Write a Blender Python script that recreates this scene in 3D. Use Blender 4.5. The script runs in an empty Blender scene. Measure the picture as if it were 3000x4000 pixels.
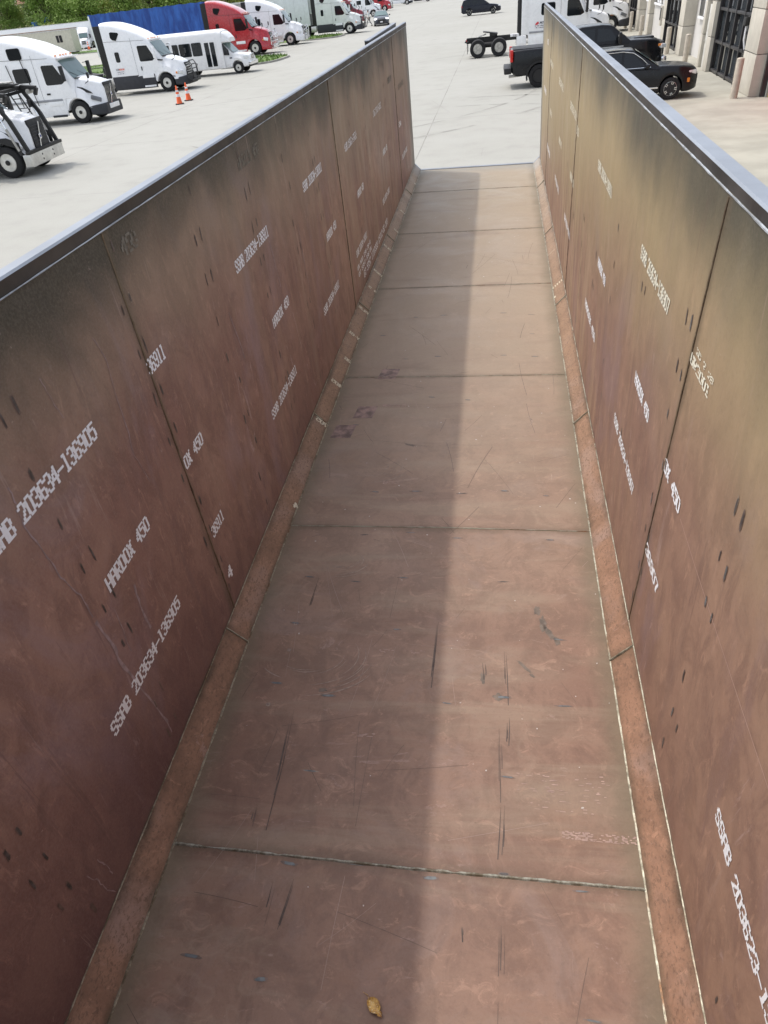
import bpy, bmesh, math, random
from math import sin, cos, pi, radians, sqrt
from mathutils import Vector, Matrix

# ------------------------------------------------------------------ camera, world, sun, exposure
SC = bpy.context.scene
COL = SC.collection
RW = [[0.9872832, 0.0131957, -0.1584227], [0.1329265, -0.6151076, 0.7771571], [-0.0871918, -0.7883327, -0.6090395]]
cam_d = bpy.data.cameras.new("camera"); cam = bpy.data.objects.new("camera", cam_d); COL.objects.link(cam)
def _c(v): return Vector([sum(RW[i][k]*v[k] for k in range(3)) for i in range(3)])
_m = Matrix.Identity(4)
for i, v in enumerate((_c((1, 0, 0)), _c((0, -1, 0)), _c((0, 0, -1)))):
    for r in range(3): _m[r][i] = v[r]
_m[2][3] = 4.3
cam.matrix_world = _m
cam_d.sensor_fit = 'VERTICAL'; cam_d.sensor_height = 24.0; cam_d.sensor_width = 18.0
cam_d.lens = 24.0*1470/2212
cam_d.clip_start = 0.05; cam_d.clip_end = 3000
SC.camera = cam

SUN_DIR = Vector((-0.54, 0.20, 1.0)).normalized()       # towards the sun
W = bpy.data.worlds.new("World"); SC.world = W; W.use_nodes = True
wn = W.node_tree; wn.nodes.clear()
sky = wn.nodes.new('ShaderNodeTexSky'); sky.sky_type = 'NISHITA'; sky.sun_disc = False
sky.sun_elevation = math.asin(SUN_DIR.z); sky.sun_rotation = math.atan2(SUN_DIR.x, SUN_DIR.y)
sky.air_density = 1.0; sky.dust_density = 3.0; sky.ozone_density = 1.0
wb = wn.nodes.new('ShaderNodeBackground'); wb.inputs['Strength'].default_value = 0.15
wo = wn.nodes.new('ShaderNodeOutputWorld')
hs = wn.nodes.new('ShaderNodeHueSaturation'); hs.inputs['Saturation'].default_value = 0.45   # thin bright haze whitens the sky
wn.links.new(sky.outputs[0], hs.inputs['Color']); wn.links.new(hs.outputs[0], wb.inputs[0]); wn.links.new(wb.outputs[0], wo.inputs[0])
sl = bpy.data.lights.new("sun", 'SUN'); sl.energy = 1.0; sl.angle = radians(1.2); sl.color = (1.0, 0.95, 0.87)
so = bpy.data.objects.new("sun", sl); COL.objects.link(so)
so.rotation_euler = SUN_DIR.to_track_quat('Z', 'Y').to_euler(); so.location = (-20, 10, 40)
SC.view_settings.view_transform = 'Standard'; SC.view_settings.look = 'None'
SC.view_settings.exposure = 0.95; SC.view_settings.gamma = 1.0

random.seed(7)

# ------------------------------------------------------------------ materials
class NT:
    def __init__(s, name):
        s.m = bpy.data.materials.new(name); s.m.use_nodes = True; s.t = s.m.node_tree
        s.b = s.t.nodes['Principled BSDF']
        s.co = s.t.nodes.new('ShaderNodeTexCoord').outputs['Object']
    def n(s, typ, **kw):
        o = s.t.nodes.new(typ)
        for k, v in kw.items(): setattr(o, k, v)
        return o
    def link(s, a, b): s.t.links.new(a, b)
    def put(s, sock, v):
        if hasattr(v, 'is_linked') or isinstance(v, bpy.types.NodeSocket): s.link(v, sock)
        elif isinstance(v, (tuple, list)) and len(v) == 3 and sock.type == 'RGBA': sock.default_value = (*v, 1)
        else: sock.default_value = v
    def math(s, op, a, b=0.0, clamp=False):
        o = s.n('ShaderNodeMath', operation=op); o.use_clamp = clamp; s.put(o.inputs[0], a); s.put(o.inputs[1], b); return o.outputs[0]
    def xyz(s, co=None):
        o = s.n('ShaderNodeSeparateXYZ'); s.link(co or s.co, o.inputs[0]); return o.outputs
    def map(s, scale=(1, 1, 1), loc=(0, 0, 0), rot=(0, 0, 0), co=None):
        o = s.n('ShaderNodeMapping'); s.link(co or s.co, o.inputs[0])
        o.inputs['Scale'].default_value = scale; o.inputs['Location'].default_value = loc; o.inputs['Rotation'].default_value = rot
        return o.outputs[0]
    def noise(s, scale, detail=5, rough=0.55, dist=0.0, co=None):
        o = s.n('ShaderNodeTexNoise'); s.link(co or s.co, o.inputs['Vector'])
        o.inputs['Scale'].default_value = scale; o.inputs['Detail'].default_value = detail
        o.inputs['Roughness'].default_value = rough; o.inputs['Distortion'].default_value = dist
        return o.outputs['Fac']
    def ss(s, v, a, b, lo=0.0, hi=1.0):
        o = s.n('ShaderNodeMapRange', interpolation_type='SMOOTHSTEP'); s.put(o.inputs['Value'], v)
        o.inputs['From Min'].default_value = a; o.inputs['From Max'].default_value = b
        o.inputs['To Min'].default_value = lo; o.inputs['To Max'].default_value = hi
        return o.outputs[0]
    def mix(s, f, a, b, bt='MIX'):
        o = s.n('ShaderNodeMix', data_type='RGBA', blend_type=bt); s.put(o.inputs[0], f); s.put(o.inputs[6], a); s.put(o.inputs[7], b); return o.outputs[2]
    def bump(s, h, strength=0.3, dist=0.01, prev=None):
        o = s.n('ShaderNodeBump'); s.put(o.inputs['Height'], h); o.inputs['Strength'].default_value = strength
        o.inputs['Distance'].default_value = dist
        if prev is not None: s.link(prev, o.inputs['Normal'])
        return o.outputs[0]
    def out(s, col=None, rough=None, metal=None, normal=None, spec=None, coat=None):
        if col is not None: s.put(s.b.inputs['Base Color'], col)
        if rough is not None: s.put(s.b.inputs['Roughness'], rough)
        if metal is not None: s.put(s.b.inputs['Metallic'], metal)
        if normal is not None: s.link(normal, s.b.inputs['Normal'])
        if spec is not None: s.put(s.b.inputs['Specular IOR Level'], spec)
        if coat is not None: s.put(s.b.inputs['Coat Weight'], coat); s.b.inputs['Coat Roughness'].default_value = 0.06
        return s.m

_mc = {}
def mat(name, col, rough=0.5, metal=0.0, var=0.12, scale=3.0, bump=0.0, coat=None, spec=None, dirt=0.0):
    if name in _mc: return _mc[name]
    t = NT(name)
    n = t.noise(scale, 6)
    lo = tuple(c*(1-var) for c in col); hi = tuple(min(1, c*(1+var)) for c in col)
    c = t.mix(t.ss(n, 0.3, 0.7), lo, hi)
    if dirt:
        z = t.xyz()[2]
        d = t.math('MULTIPLY', t.ss(z, 1.3, 0.2), t.ss(t.noise(5, 6), 0.3, 0.75))
        c = t.mix(t.math('MULTIPLY', d, dirt), c, (0.20, 0.17, 0.13))
    nr = t.bump(t.noise(scale*12, 4), 0.3, bump) if bump else None
    r = t.ss(t.noise(scale*2.3, 4), 0.2, 0.8, max(0, rough-0.07), rough+0.1)
    _mc[name] = t.out(c, r, metal, nr, spec, coat)
    return _mc[name]

def glass_mat(name='dark_glass', col=(0.008, 0.010, 0.012), rough=0.05):
    if name in _mc: return _mc[name]
    t = NT(name)
    _mc[name] = t.out(t.mix(t.noise(1.2, 3), col, tuple(c*1.6 for c in col)), rough, 0.0, None, 0.45)
    return _mc[name]

white_paint = mat('white_truck_paint', (0.86, 0.87, 0.88), 0.28, var=0.02, coat=0.6, dirt=0.22)
old_white = mat('aged_white_paint', (0.68, 0.71, 0.68), 0.4, var=0.06, coat=0.2, dirt=0.5)
bus_white = mat('bus_white_paint', (0.80, 0.80, 0.80), 0.3, var=0.03, coat=0.5, dirt=0.3)
red_paint = mat('red_truck_paint', (0.42, 0.012, 0.022), 0.25, var=0.1, coat=0.8)
dark_red = mat('dark_red_paint', (0.22, 0.012, 0.02), 0.25, var=0.1, coat=0.8)
black_paint = mat('black_car_paint', (0.0035, 0.004, 0.006), 0.3, var=0.15, coat=0.25, spec=0.3)
navy_paint = mat('navy_car_paint', (0.005, 0.007, 0.016), 0.3, var=0.15, coat=0.3, spec=0.3)
grey_paint = mat('dark_grey_car_paint', (0.022, 0.028, 0.042), 0.25, var=0.15, coat=0.5)
blackp = mat('black_plastic', (0.010, 0.010, 0.011), 0.55, var=0.2)
dgrey = mat('dark_grey_plastic', (0.026, 0.028, 0.034), 0.55, var=0.15)
frame_blk = mat('chassis_black', (0.010, 0.0095, 0.009), 0.6, var=0.4, scale=8, bump=0.004)
rubber = mat('tyre_rubber', (0.010, 0.010, 0.011), 0.8, var=0.25, scale=9)
chrome = mat('polished_metal', (0.75, 0.76, 0.78), 0.16, 1.0, var=0.08)
alu = mat('aluminium', (0.62, 0.62, 0.60), 0.35, 0.85, var=0.15)
steel_dull = mat('dull_steel', (0.42, 0.41, 0.38), 0.45, 0.6, var=0.25, scale=7)
glass = glass_mat()
glass_green = glass_mat('windscreen_glass', (0.10, 0.15, 0.15), 0.05)
lamp_white = mat('headlamp_lens', (0.75, 0.78, 0.8), 0.08, 0.3, var=0.15, scale=20)
lamp_amber = mat('amber_lens', (0.75, 0.25, 0.04), 0.2, var=0.1)
lamp_red = mat('red_lens', (0.55, 0.015, 0.01), 0.15, var=0.15)
orange = mat('cone_orange', (0.85, 0.13, 0.03), 0.5, var=0.12)
blue_tarp_dark = mat('navy_tarp', (0.012, 0.03, 0.14), 0.6, var=0.1)
decal_white = mat('decal_white', (0.78, 0.78, 0.8), 0.5, var=0.03)
ink_red = mat('decal_red', (0.6, 0.03, 0.05), 0.5)
ink_orange = mat('decal_orange', (0.7, 0.12, 0.05), 0.5)
ink_blue = mat('decal_blue', (0.03, 0.05, 0.25), 0.5)
ink_dark = mat('decal_dark', (0.04, 0.04, 0.06), 0.5)

# ------------------------------------------------------------------ mesh builder
class MB:
    def __init__(s): s.bm = bmesh.new(); s.mats = []
    def mi(s, m):
        if m not in s.mats: s.mats.append(m)
        return s.mats.index(m)
    def _tag(s, verts, m):
        i = s.mi(m)
        for f in {f for v in verts for f in v.link_faces}: f.material_index = i
    def box(s, c, d, m, rot=None, bev=0.0, top=None):
        r = bmesh.ops.create_cube(s.bm, size=1.0); vs = r['verts']
        if top:
            for v in vs:
                if v.co.z > 0: v.co.x *= top[0]; v.co.y *= top[1]
        M = Matrix.Translation(c) @ (rot if rot is not None else Matrix.Identity(4)) @ Matrix.Diagonal((*d, 1))
        bmesh.ops.transform(s.bm, matrix=M, verts=vs)
        if bev > 0:
            es = {e for v in vs for e in v.link_edges}
            r = bmesh.ops.bevel(s.bm, geom=list(es), offset=bev, segments=2, affect='EDGES', profile=0.6)
            vs = list({v for f in r['faces'] for v in f.verts} | {v for v in vs if v.is_valid})
        s._tag(vs, m); return s
    def bar(s, a, b, w, h, m, up=(0, 0, 1)):
        a = Vector(a); b = Vector(b); d = b-a; L = d.length; d.normalize()
        up = Vector(up)
        if abs(d.dot(up)) > 0.98: up = Vector((1, 0, 0))
        x = d.cross(up).normalized(); z = x.cross(d).normalized()
        R = Matrix((x, d, z)).transposed().to_4x4()
        return s.box((a+b)/2, (w, L, h), m, rot=R)
    def face(s, pts, m):
        vs = [s.bm.verts.new(p) for p in pts]
        try: f = s.bm.faces.new(vs); f.material_index = s.mi(m)
        except ValueError: pass
        return vs
    def tube(s, pts, r, m, n=8, cap=True):
        pts = [Vector(p) for p in pts]; rings = []
        rr = r if isinstance(r, (list, tuple)) else [r]*len(pts)
        prev = None
        for i, p in enumerate(pts):
            d = (pts[min(i+1, len(pts)-1)]-pts[max(i-1, 0)]).normalized()
            if prev is None:
                u = Vector((0, 0, 1)) if abs(d.z) < 0.9 else Vector((1, 0, 0))
                x = d.cross(u).normalized()
            else:
                x = (prev - d*prev.dot(d)).normalized()
            prev = x; y = d.cross(x)
            rings.append([s.bm.verts.new(p + (x*cos(2*pi*k/n)+y*sin(2*pi*k/n))*rr[i]) for k in range(n)])
        i0 = s.mi(m)
        for a, b in zip(rings, rings[1:]):
            for k in range(n):
                f = s.bm.faces.new((a[k], a[(k+1) % n], b[(k+1) % n], b[k])); f.material_index = i0
        if cap:
            for rg in (list(reversed(rings[0])), rings[-1]):
                f = s.bm.faces.new(rg); f.material_index = i0
        return s
    def lathe(s, prof, m, n=28, axis='y', c=(0, 0, 0)):
        """prof: list of (radius, along)"""
        c = Vector(c); rings = []
        for r, a in prof:
            ring = []
            for k in range(n):
                t = 2*pi*k/n
                p = {'y': Vector((r*cos(t), a, r*sin(t))), 'z': Vector((r*cos(t), r*sin(t), a)), 'x': Vector((a, r*cos(t), r*sin(t)))}[axis]
                ring.append(s.bm.verts.new(c+p))
            rings.append(ring)
        i0 = s.mi(m)
        for a, b in zip(rings, rings[1:]):
            for k in range(n):
                f = s.bm.faces.new((a[k], a[(k+1) % n], b[(k+1) % n], b[k])); f.material_index = i0
        for rg in (rings[0], rings[-1]):
            if (rg[0].co-rg[n//2].co).length > 1e-4:
                f = s.bm.faces.new(rg); f.material_index = i0
        return s
    def skin(s, rings, m, closed=True, cap=True):
        R = [[s.bm.verts.new(p) for p in ring] for ring in rings]; n = len(R[0]); i0 = s.mi(m)
        for a, b in zip(R, R[1:]):
            for k in range(n if closed else n-1):
                q = (a[k], a[(k+1) % n], b[(k+1) % n], b[k])
                if len(set(q)) == 4:
                    f = s.bm.faces.new(q); f.material_index = i0
        if cap and closed:
            for rg in (R[0], R[-1]):
                try: f = s.bm.faces.new(rg); f.material_index = i0
                except ValueError: pass
        return s
    def panel(s, pts, nrm, th, m):
        """thin slab: polygon pts raised by th along nrm"""
        nv = Vector(nrm)*th
        a = [Vector(p) for p in pts]
        top = [s.bm.verts.new(p+nv) for p in a]; bot = [s.bm.verts.new(p) for p in a]
        i0 = s.mi(m); n = len(a)
        f = s.bm.faces.new(top); f.material_index = i0
        f = s.bm.faces.new(list(reversed(bot))); f.material_index = i0
        for k in range(n):
            f = s.bm.faces.new((top[k], top[(k+1) % n], bot[(k+1) % n], bot[k])); f.material_index = i0
        return s
    def build(s, name, parent=None, angle=32, recalc=True):
        if recalc: bmesh.ops.recalc_face_normals(s.bm, faces=s.bm.faces[:])
        ca = radians(angle)
        for f in s.bm.faces: f.smooth = True
        for e in s.bm.edges:
            if len(e.link_faces) == 2:
                if e.link_faces[0].normal.angle(e.link_faces[1].normal, 0) > ca: e.smooth = False
        me = bpy.data.meshes.new(name); s.bm.to_mesh(me); s.bm.free()
        for m in s.mats: me.materials.append(m)
        o = bpy.data.objects.new(name, me); COL.objects.link(o)
        if parent: o.parent = parent
        return o

def one(name, parent, fn, *a, **k):
    """mesh part made by a single MB call"""
    b = MB(); getattr(b, fn)(*a, **k); return b.build(name, parent)

def thing(name, label, cat, loc=(0, 0, 0), rz=0.0, group=None, sc=1.0):
    o = bpy.data.objects.new(name, None); COL.objects.link(o); o.empty_display_size = 0.3
    o.location = loc; o.rotation_euler = (0, 0, rz); o.scale = (sc, sc, sc)
    o['label'] = label; o['category'] = cat
    if group: o['group'] = group
    return o
def tag(o, label, cat, group=None):
    o['label'] = label; o['category'] = cat
    if group: o['group'] = group
    return o
def struct(o, kind='structure'): o['kind'] = kind; return o
def kids(o): return [c for c in bpy.data.objects if c.parent == o]
def copy_tree(o, parent=None):
    ch = kids(o)
    c = o.copy(); COL.objects.link(c); c.parent = parent
    for k in ch: copy_tree(k, c)
    return c

# smooth interpolation (pchip)
def curve(keys):
    keys = sorted(keys); X = [k[0] for k in keys]; Y = [k[1] for k in keys]; n = len(X)
    d = [(Y[i+1]-Y[i])/(X[i+1]-X[i]) for i in range(n-1)]
    m = [0.0]*n
    for i in range(n):
        if i == 0: m[i] = d[0]
        elif i == n-1: m[i] = d[-1]
        else: m[i] = 0 if d[i-1]*d[i] <= 0 else 2*d[i-1]*d[i]/(d[i-1]+d[i])
    def f(x):
        if x <= X[0]: return Y[0]
        if x >= X[-1]: return Y[-1]
        i = max(j for j in range(n-1) if X[j] <= x); h = X[i+1]-X[i]; t = (x-X[i])/h
        return (2*t**3-3*t*t+1)*Y[i]+(t**3-2*t*t+t)*h*m[i]+(-2*t**3+3*t*t)*Y[i+1]+(t**3-t*t)*h*m[i+1]
    return f
def lin(keys):
    keys = sorted(keys)
    def f(x):
        if x <= keys[0][0]: return keys[0][1]
        for (a, ya), (b, yb) in zip(keys, keys[1:]):
            if x <= b: return ya+(yb-ya)*(x-a)/(b-a)
        return keys[-1][1]
    return f

def section(x, z0, z1, wb, wm, wt, r, crown=0.02):
    """closed ring in the plane x"""
    r = max(0.005, min(r, (z1-z0)*0.45, wt*0.8)); zm = z0+(z1-z0)*0.42; rb = min(0.05, (z1-z0)*0.15)
    half = [(wb-rb, z0), (wb, z0+rb), (wm, zm)]
    for k in range(5):
        a = pi/2*k/4
        half.append((wt-r+r*cos(a), z1-r+r*sin(a)))
    half.append((wt*0.45, z1+crown))
    return [Vector((x, y, z)) for y, z in half] + [Vector((x, 0, z1+crown*1.3))] + [Vector((x, -y, z)) for y, z in reversed(half)] + [Vector((x, 0, z0))]

def body(b, m, x0, x1, step, z0, z1, wb, wm, wt, r, arches=(), crown=0.02, extra=()):
    n = max(2, int(round(abs(x1-x0)/step))); xs = {round(x0+(x1-x0)*i/n, 4) for i in range(n+1)} | set(extra)
    for xc, zc, R in arches:
        for k in range(-7, 8): xs.add(round(xc+R*sin(k/7*pi/2)*0.999, 4))
        xs.add(xc-R-0.004); xs.add(xc+R+0.004)
    xs = sorted(x for x in xs if min(x0, x1)-1e-6 <= x <= max(x0, x1)+1e-6)
    rings = []
    F = lambda v, x: v(x) if callable(v) else v
    for x in xs:
        zb = F(z0, x)
        for xc, zc, R in arches:
            if abs(x-xc) < R: zb = max(zb, zc+sqrt(R*R-(x-xc)**2))
        zt = F(z1, x); zb = min(zb, zt-0.05)
        rings.append(section(x, zb, zt, F(wb, x), F(wm, x), F(wt, x), F(r, x), crown))
    b.skin(rings, m)
    return b

# ------------------------------------------------------------------ wheels
_wc = {}
def wheel_meshes(D, w, rimfrac, style, n=30):
    key = (D, w, rimfrac, style)
    if key in _wc: return _wc[key]
    R = D/2; rr = R*rimfrac
    t = MB()
    t.lathe([(rr*0.98, -w*0.42), (rr*1.06, -w*0.49), (R*0.90, -w*0.5), (R*0.97, -w*0.44), (R, -w*0.33), (R*0.995, -w*0.05), (R, -w*0.02),
             (R, w*0.02), (R*0.995, w*0.05), (R, w*0.33), (R*0.97, w*0.44), (R*0.90, w*0.5), (rr*1.06, w*0.49), (rr*0.98, w*0.42)], rubber, n)
    tyre = t.build('tyre'); tm = tyre.data; bpy.data.objects.remove(tyre)
    b = MB()
    if style in ('truck', 'truck_rear'):
        s = 1 if style == 'truck' else -1       # dished out / in
        face = -w*0.30 if s == 1 else -w*0.02
        rm = alu if style == 'truck' else steel_dull
        b.lathe([(rr*1.0, -w*0.46), (rr*0.95, -w*0.46), (rr*0.90, -w*0.34), (rr*0.80, face-0.005), (rr*0.42, face-0.015), (rr*0.36, face-0.07), (0.02, face-0.075)], rm, n)
        for k in range(10):
            a = 2*pi*k/10
            b.lathe([(0.048*D, -0.014), (0.046*D, -0.020)], blackp, 8, 'y', (rr*0.66*cos(a), face-0.012, rr*0.66*sin(a)))
            b.lathe([(0.011*D, 0), (0.011*D, -0.03)], steel_dull, 6, 'y', (rr*0.48*cos(a+.3), face-0.014, rr*0.48*sin(a+.3)))
        b.lathe([(rr*0.30, face-0.05), (rr*0.28, face-0.10), (0.02, face-0.11)], frame_blk if s == 1 else steel_dull, 14)
    else:
        b.lathe([(rr*1.0, -w*0.46), (rr*0.95, -w*0.46), (rr*0.93, -w*0.15), (rr*0.4, -w*0.1), (0.01, -w*0.1)], blackp, n)
        ns = 5 if style == 'car5' else 10
        spm = {'car5': alu, 'car10': alu, 'dark': blackp}[style]
        for k in range(ns):
            a = 2*pi*k/ns
            for da in ((-0.16, 0.16) if style == 'car5' else (0,)):
                p = Vector((rr*0.12*cos(a), -w*0.36, rr*0.12*sin(a))); q = Vector((rr*0.94*cos(a+da), -w*0.44, rr*0.94*sin(a+da)))
                b.bar(p, q, rr*0.10, rr*0.10, spm, up=(0, 1, 0))
        b.lathe([(rr*1.01, -w*0.44), (rr*0.93, -w*0.47), (rr*0.90, -w*0.40)], spm, n)
        b.lathe([(rr*0.20, -w*0.30), (rr*0.17, -w*0.45), (0.01, -w*0.46)], spm, 12)
    rim = b.build('rim'); rmh = rim.data; bpy.data.objects.remove(rim)
    _wc[key] = (tm, rmh); return _wc[key]

def wheel(parent, x, y, D, w, side, rimfrac=0.58, style='truck'):
    """side -1: outer face towards local -y"""
    tm, rm = wheel_meshes(D, w, rimfrac, style)
    o = bpy.data.objects.new('wheel', tm); COL.objects.link(o); o.parent = parent
    o.location = (x, y, D/2); o.rotation_euler = (0, 0, 0 if side < 0 else pi)
    r = bpy.data.objects.new('rim', rm); COL.objects.link(r); r.parent = o
    return o

# ------------------------------------------------------------------ dot matrix lettering
FONT = {
'S': "01110 10001 10000 01110 00001 10001 01110", 'A': "01110 10001 10001 11111 10001 10001 10001", 'B': "11110 10001 10001 11110 10001 10001 11110",
'H': "10001 10001 10001 11111 10001 10001 10001", 'R': "11110 10001 10001 11110 10100 10010 10001", 'D': "11110 10001 10001 10001 10001 10001 11110",
'O': "01110 10001 10001 10001 10001 10001 01110", 'X': "10001 01010 01010 00100 01010 01010 10001", 'U': "10001 10001 10001 10001 10001 10001 01110",
'M': "10001 11011 10101 10101 10001 10001 10001", 'T': "11111 00100 00100 00100 00100 00100 00100", 'C': "01110 10001 10000 10000 10000 10001 01110",
'I': "01110 00100 00100 00100 00100 00100 01110", 'E': "11111 10000 10000 11110 10000 10000 11111", 'P': "11110 10001 10001 11110 10000 10000 10000",
'L': "10000 10000 10000 10000 10000 10000 11111", 'N': "10001 11001 10101 10101 10011 10001 10001", 'F': "11111 10000 10000 11110 10000 10000 10000",
'0': "01110 10001 10001 10001 10001 10001 01110", '1': "01100 00100 00100 00100 00100 00100 01110", '2': "01110 10001 00001 00010 00100 01000 11111",
'3': "01110 10001 00001 00110 00001 10001 01110", '4': "00010 00110 01010 10010 11111 00010 00010", '5': "11111 10000 11110 00001 00001 10001 01110",
'6': "01110 10001 10000 11110 10001 10001 01110", '7': "11111 00001 00010 00010 00100 00100 00100", '8': "01110 10001 10001 01110 10001 10001 01110",
'9': "01110 10001 10001 01111 00001 10001 01110", '-': "00000 00000 00000 11111 00000 00000 00000", ' ': "00000 "*7, '/': "00001 00010 00010 00100 01000 01000 10000",
'%': "11001 11010 00010 00100 01000 01011 10011", 'Y': "10001 10001 01010 00100 00100 00100 00100", 'W': "10001 10001 10001 10101 10101 11011 10001", 'K': "10001 10010 10100 11000 10100 10010 10001", 'G': "01110 10001 10000 10111 10001 10001 01110", 'V': "10001 10001 10001 10001 01010 01010 00100",
'Z': "11111 00001 00010 00100 01000 10000 11111", '.': "00000 00000 00000 00000 00000 01100 01100",
}
def lettering(name, text, fn, length, height, m, parent, drop=0.0, wob=0.10, seed=0, label=None, skew=0.0, fat=1.0):
    """fn(u, v) -> point on the surface, u along the reading direction"""
    rnd = random.Random(seed); b = MB(); cw = length/len(text); px = cw*0.88/5; py = height/7
    for ci, ch in enumerate(text):
        rows = FONT[ch].split()
        for r, row in enumerate(rows):
            for c in range(5):
                if row[c] == '1' and rnd.random() >= drop:
                    L_ = 0 if (c > 0 and row[c-1] == '1') else 0.49*fat; R_ = 0 if (c < 4 and row[c+1] == '1') else 0.49*fat
                    u0 = ci*cw+(c-L_)*px; u1 = ci*cw+(c+1+R_)*px; v0 = (6-r)*py; v1 = (7-r)*py
                    jl = rnd.uniform(-wob, wob)*px*(L_ > 0); jr = rnd.uniform(-wob, wob)*px*(R_ > 0)
                    P = [(u0+jl+px*.10*(L_ > 0), v0), (u1+jr-px*.10*(R_ > 0), v0), (u1+jr+px*.06*(R_ > 0), (v0+v1)/2), (u1+jr-px*.10*(R_ > 0), v1), (u0+jl+px*.10*(L_ > 0), v1), (u0+jl-px*.06*(L_ > 0), (v0+v1)/2)]
                    b.face([fn(p+skew*q, q) for p, q in P], m)
    o = b.build(name, parent, recalc=False)
    if label: o['label'] = label
    return o

# ------------------------------------------------------------------ ground
def gz(x, y):
    z = 0.0
    if x < -27: t = min(1, (-27-x)/23.0); z -= 0.9*t*t*(3-2*t)
    if x < -55 and y > 185:
        t = min(1, (y-185)/190.0)*min(1, (-55-x)/35.0); z += 13*t*t*(3-2*t)
    return z
def sheet(name, xs, ys, m, dz=0.0):
    b = MB(); V = [[b.bm.verts.new((x, y, gz(x, y)+dz)) for y in ys] for x in xs]; i = b.mi(m)
    for a, c in zip(V, V[1:]):
        for k in range(len(ys)-1):
            f = b.bm.faces.new((a[k], c[k], c[k+1], a[k+1])); f.material_index = i
    return struct(b.build(name))
def frange(a, b, s):
    n = int(round((b-a)/s)); return [a+(b-a)*i/n for i in range(n+1)]

t = NT('yard_concrete')
X = t.xyz()
big = t.noise(0.09, 6, 0.6); med = t.noise(0.9, 8, 0.6); fine = t.noise(22, 5, 0.7)
c = t.mix(t.ss(big, 0.35, 0.65), (0.345, 0.340, 0.305), (0.368, 0.364, 0.330))
c = t.mix(t.ss(med, 0.5, 0.8, 0, .6), c, (0.285, 0.28, 0.255))
c = t.mix(t.ss(fine, 0.3, 0.7, 0.0, 0.22), c, (0.22, 0.215, 0.195))
stk = t.noise(1.0, 6, 0.6, 0.6, t.map((0.10, 1.3, 1), rot=(0, 0, 0.12)))
c = t.mix(t.math('MULTIPLY', t.ss(stk, 0.58, 0.78), 0.06), c, (0.17, 0.165, 0.15))
stk2 = t.noise(1.0, 6, 0.6, 1.5, t.map((1.1, 0.14, 1), rot=(0, 0, -0.25), loc=(4, 9, 0)))
c = t.mix(t.math('MULTIPLY', t.ss(stk2, 0.62, 0.78), 0.07), c, (0.16, 0.155, 0.145))
oil = t.noise(0.45, 3, 0.5, 0, t.map((1, 1, 1), loc=(31, 7, 0)))
c = t.mix(t.math('MULTIPLY', t.ss(oil, 0.70, 0.76), 0.30), c, (0.14, 0.13, 0.12))
def joint(sock, period, off):
    v = t.math('ABSOLUTE', t.math('SUBTRACT', t.math('FRACT', t.math('ADD', t.math('DIVIDE', sock, period), off)), 0.5))
    return t.ss(v, 0.0, 0.030/period, 1.0, 0.0)
wob = t.math('MULTIPLY', t.math('SUBTRACT', t.noise(0.6, 4), 0.5), 0.05)
jx = joint(t.math('ADD', X[0], wob), 7.3, 0.5+2.5/7.3); jy = joint(t.math('ADD', X[1], wob), 9.2, 0.18)
jj = t.math('MAXIMUM', jx, jy)
c = t.mix(t.math('MULTIPLY', jj, t.ss(t.noise(0.35, 3), 0.3, 0.6, 0.15, 0.75)), c, (0.13, 0.125, 0.112))
crk = t.n('ShaderNodeTexVoronoi', feature='DISTANCE_TO_EDGE'); t.link(t.map((0.11, 0.11, 0.11)), crk.inputs['Vector']); crk.inputs['Scale'].default_value = 1.0
ck = t.math('MULTIPLY', t.ss(crk.outputs['Distance'], 0.0, 0.0022, 1.0, 0.0), t.ss(t.noise(0.2, 2), 0.5, 0.6))
c = t.mix(t.math('MULTIPLY', ck, 0.2), c, (0.15, 0.14, 0.13))
concrete_m = t.out(c, t.ss(med, 0.3, 0.7, 0.75, 0.9), 0, t.bump(fine, 0.2, 0.01))

t = NT('grass_green')
n = t.noise(0.5, 6, 0.6); n2 = t.noise(14, 5, 0.8)
c = t.mix(t.ss(n, 0.35, 0.65), (0.055, 0.13, 0.018), (0.12, 0.20, 0.035))
c = t.mix(t.ss(n2, 0.45, 0.75), c, (0.20, 0.24, 0.07))
grass_m = t.out(c, 0.9, 0, t.bump(n2, 0.7, 0.05))
t = NT('meadow_grass')
n = t.noise(0.06, 7, 0.65); n2 = t.noise(1.5, 6, 0.8)
c = t.mix(t.ss(n, 0.35, 0.65), (0.06, 0.13, 0.02), (0.13, 0.19, 0.05))
c = t.mix(t.ss(n2, 0.5, 0.75), c, (0.26, 0.22, 0.12))
c = t.mix(t.ss(t.noise(0.02, 4), 0.55, 0.62), c, (0.34, 0.27, 0.17))
meadow_m = t.out(c, 0.95, 0, t.bump(n2, 0.6, 0.3))
curb_m = mat('kerb_concrete', (0.34, 0.33, 0.30), 0.85, var=0.15, scale=2, bump=0.006)

xs = [-900, -600, -400] + frange(-300, -20, 4) + [0, 40, 100, 300, 900]
ys = [-60, -20, 20] + frange(60, 380, 8) + [450, 700, 1300]
sheet('ground', xs, ys, concrete_m)
xs = [-700, -500, -400] + frange(-300, -74, 4)
ys = frange(188, 380, 6) + [450, 700, 1250]
sheet('meadow', xs, ys, meadow_m, 0.02)

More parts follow.
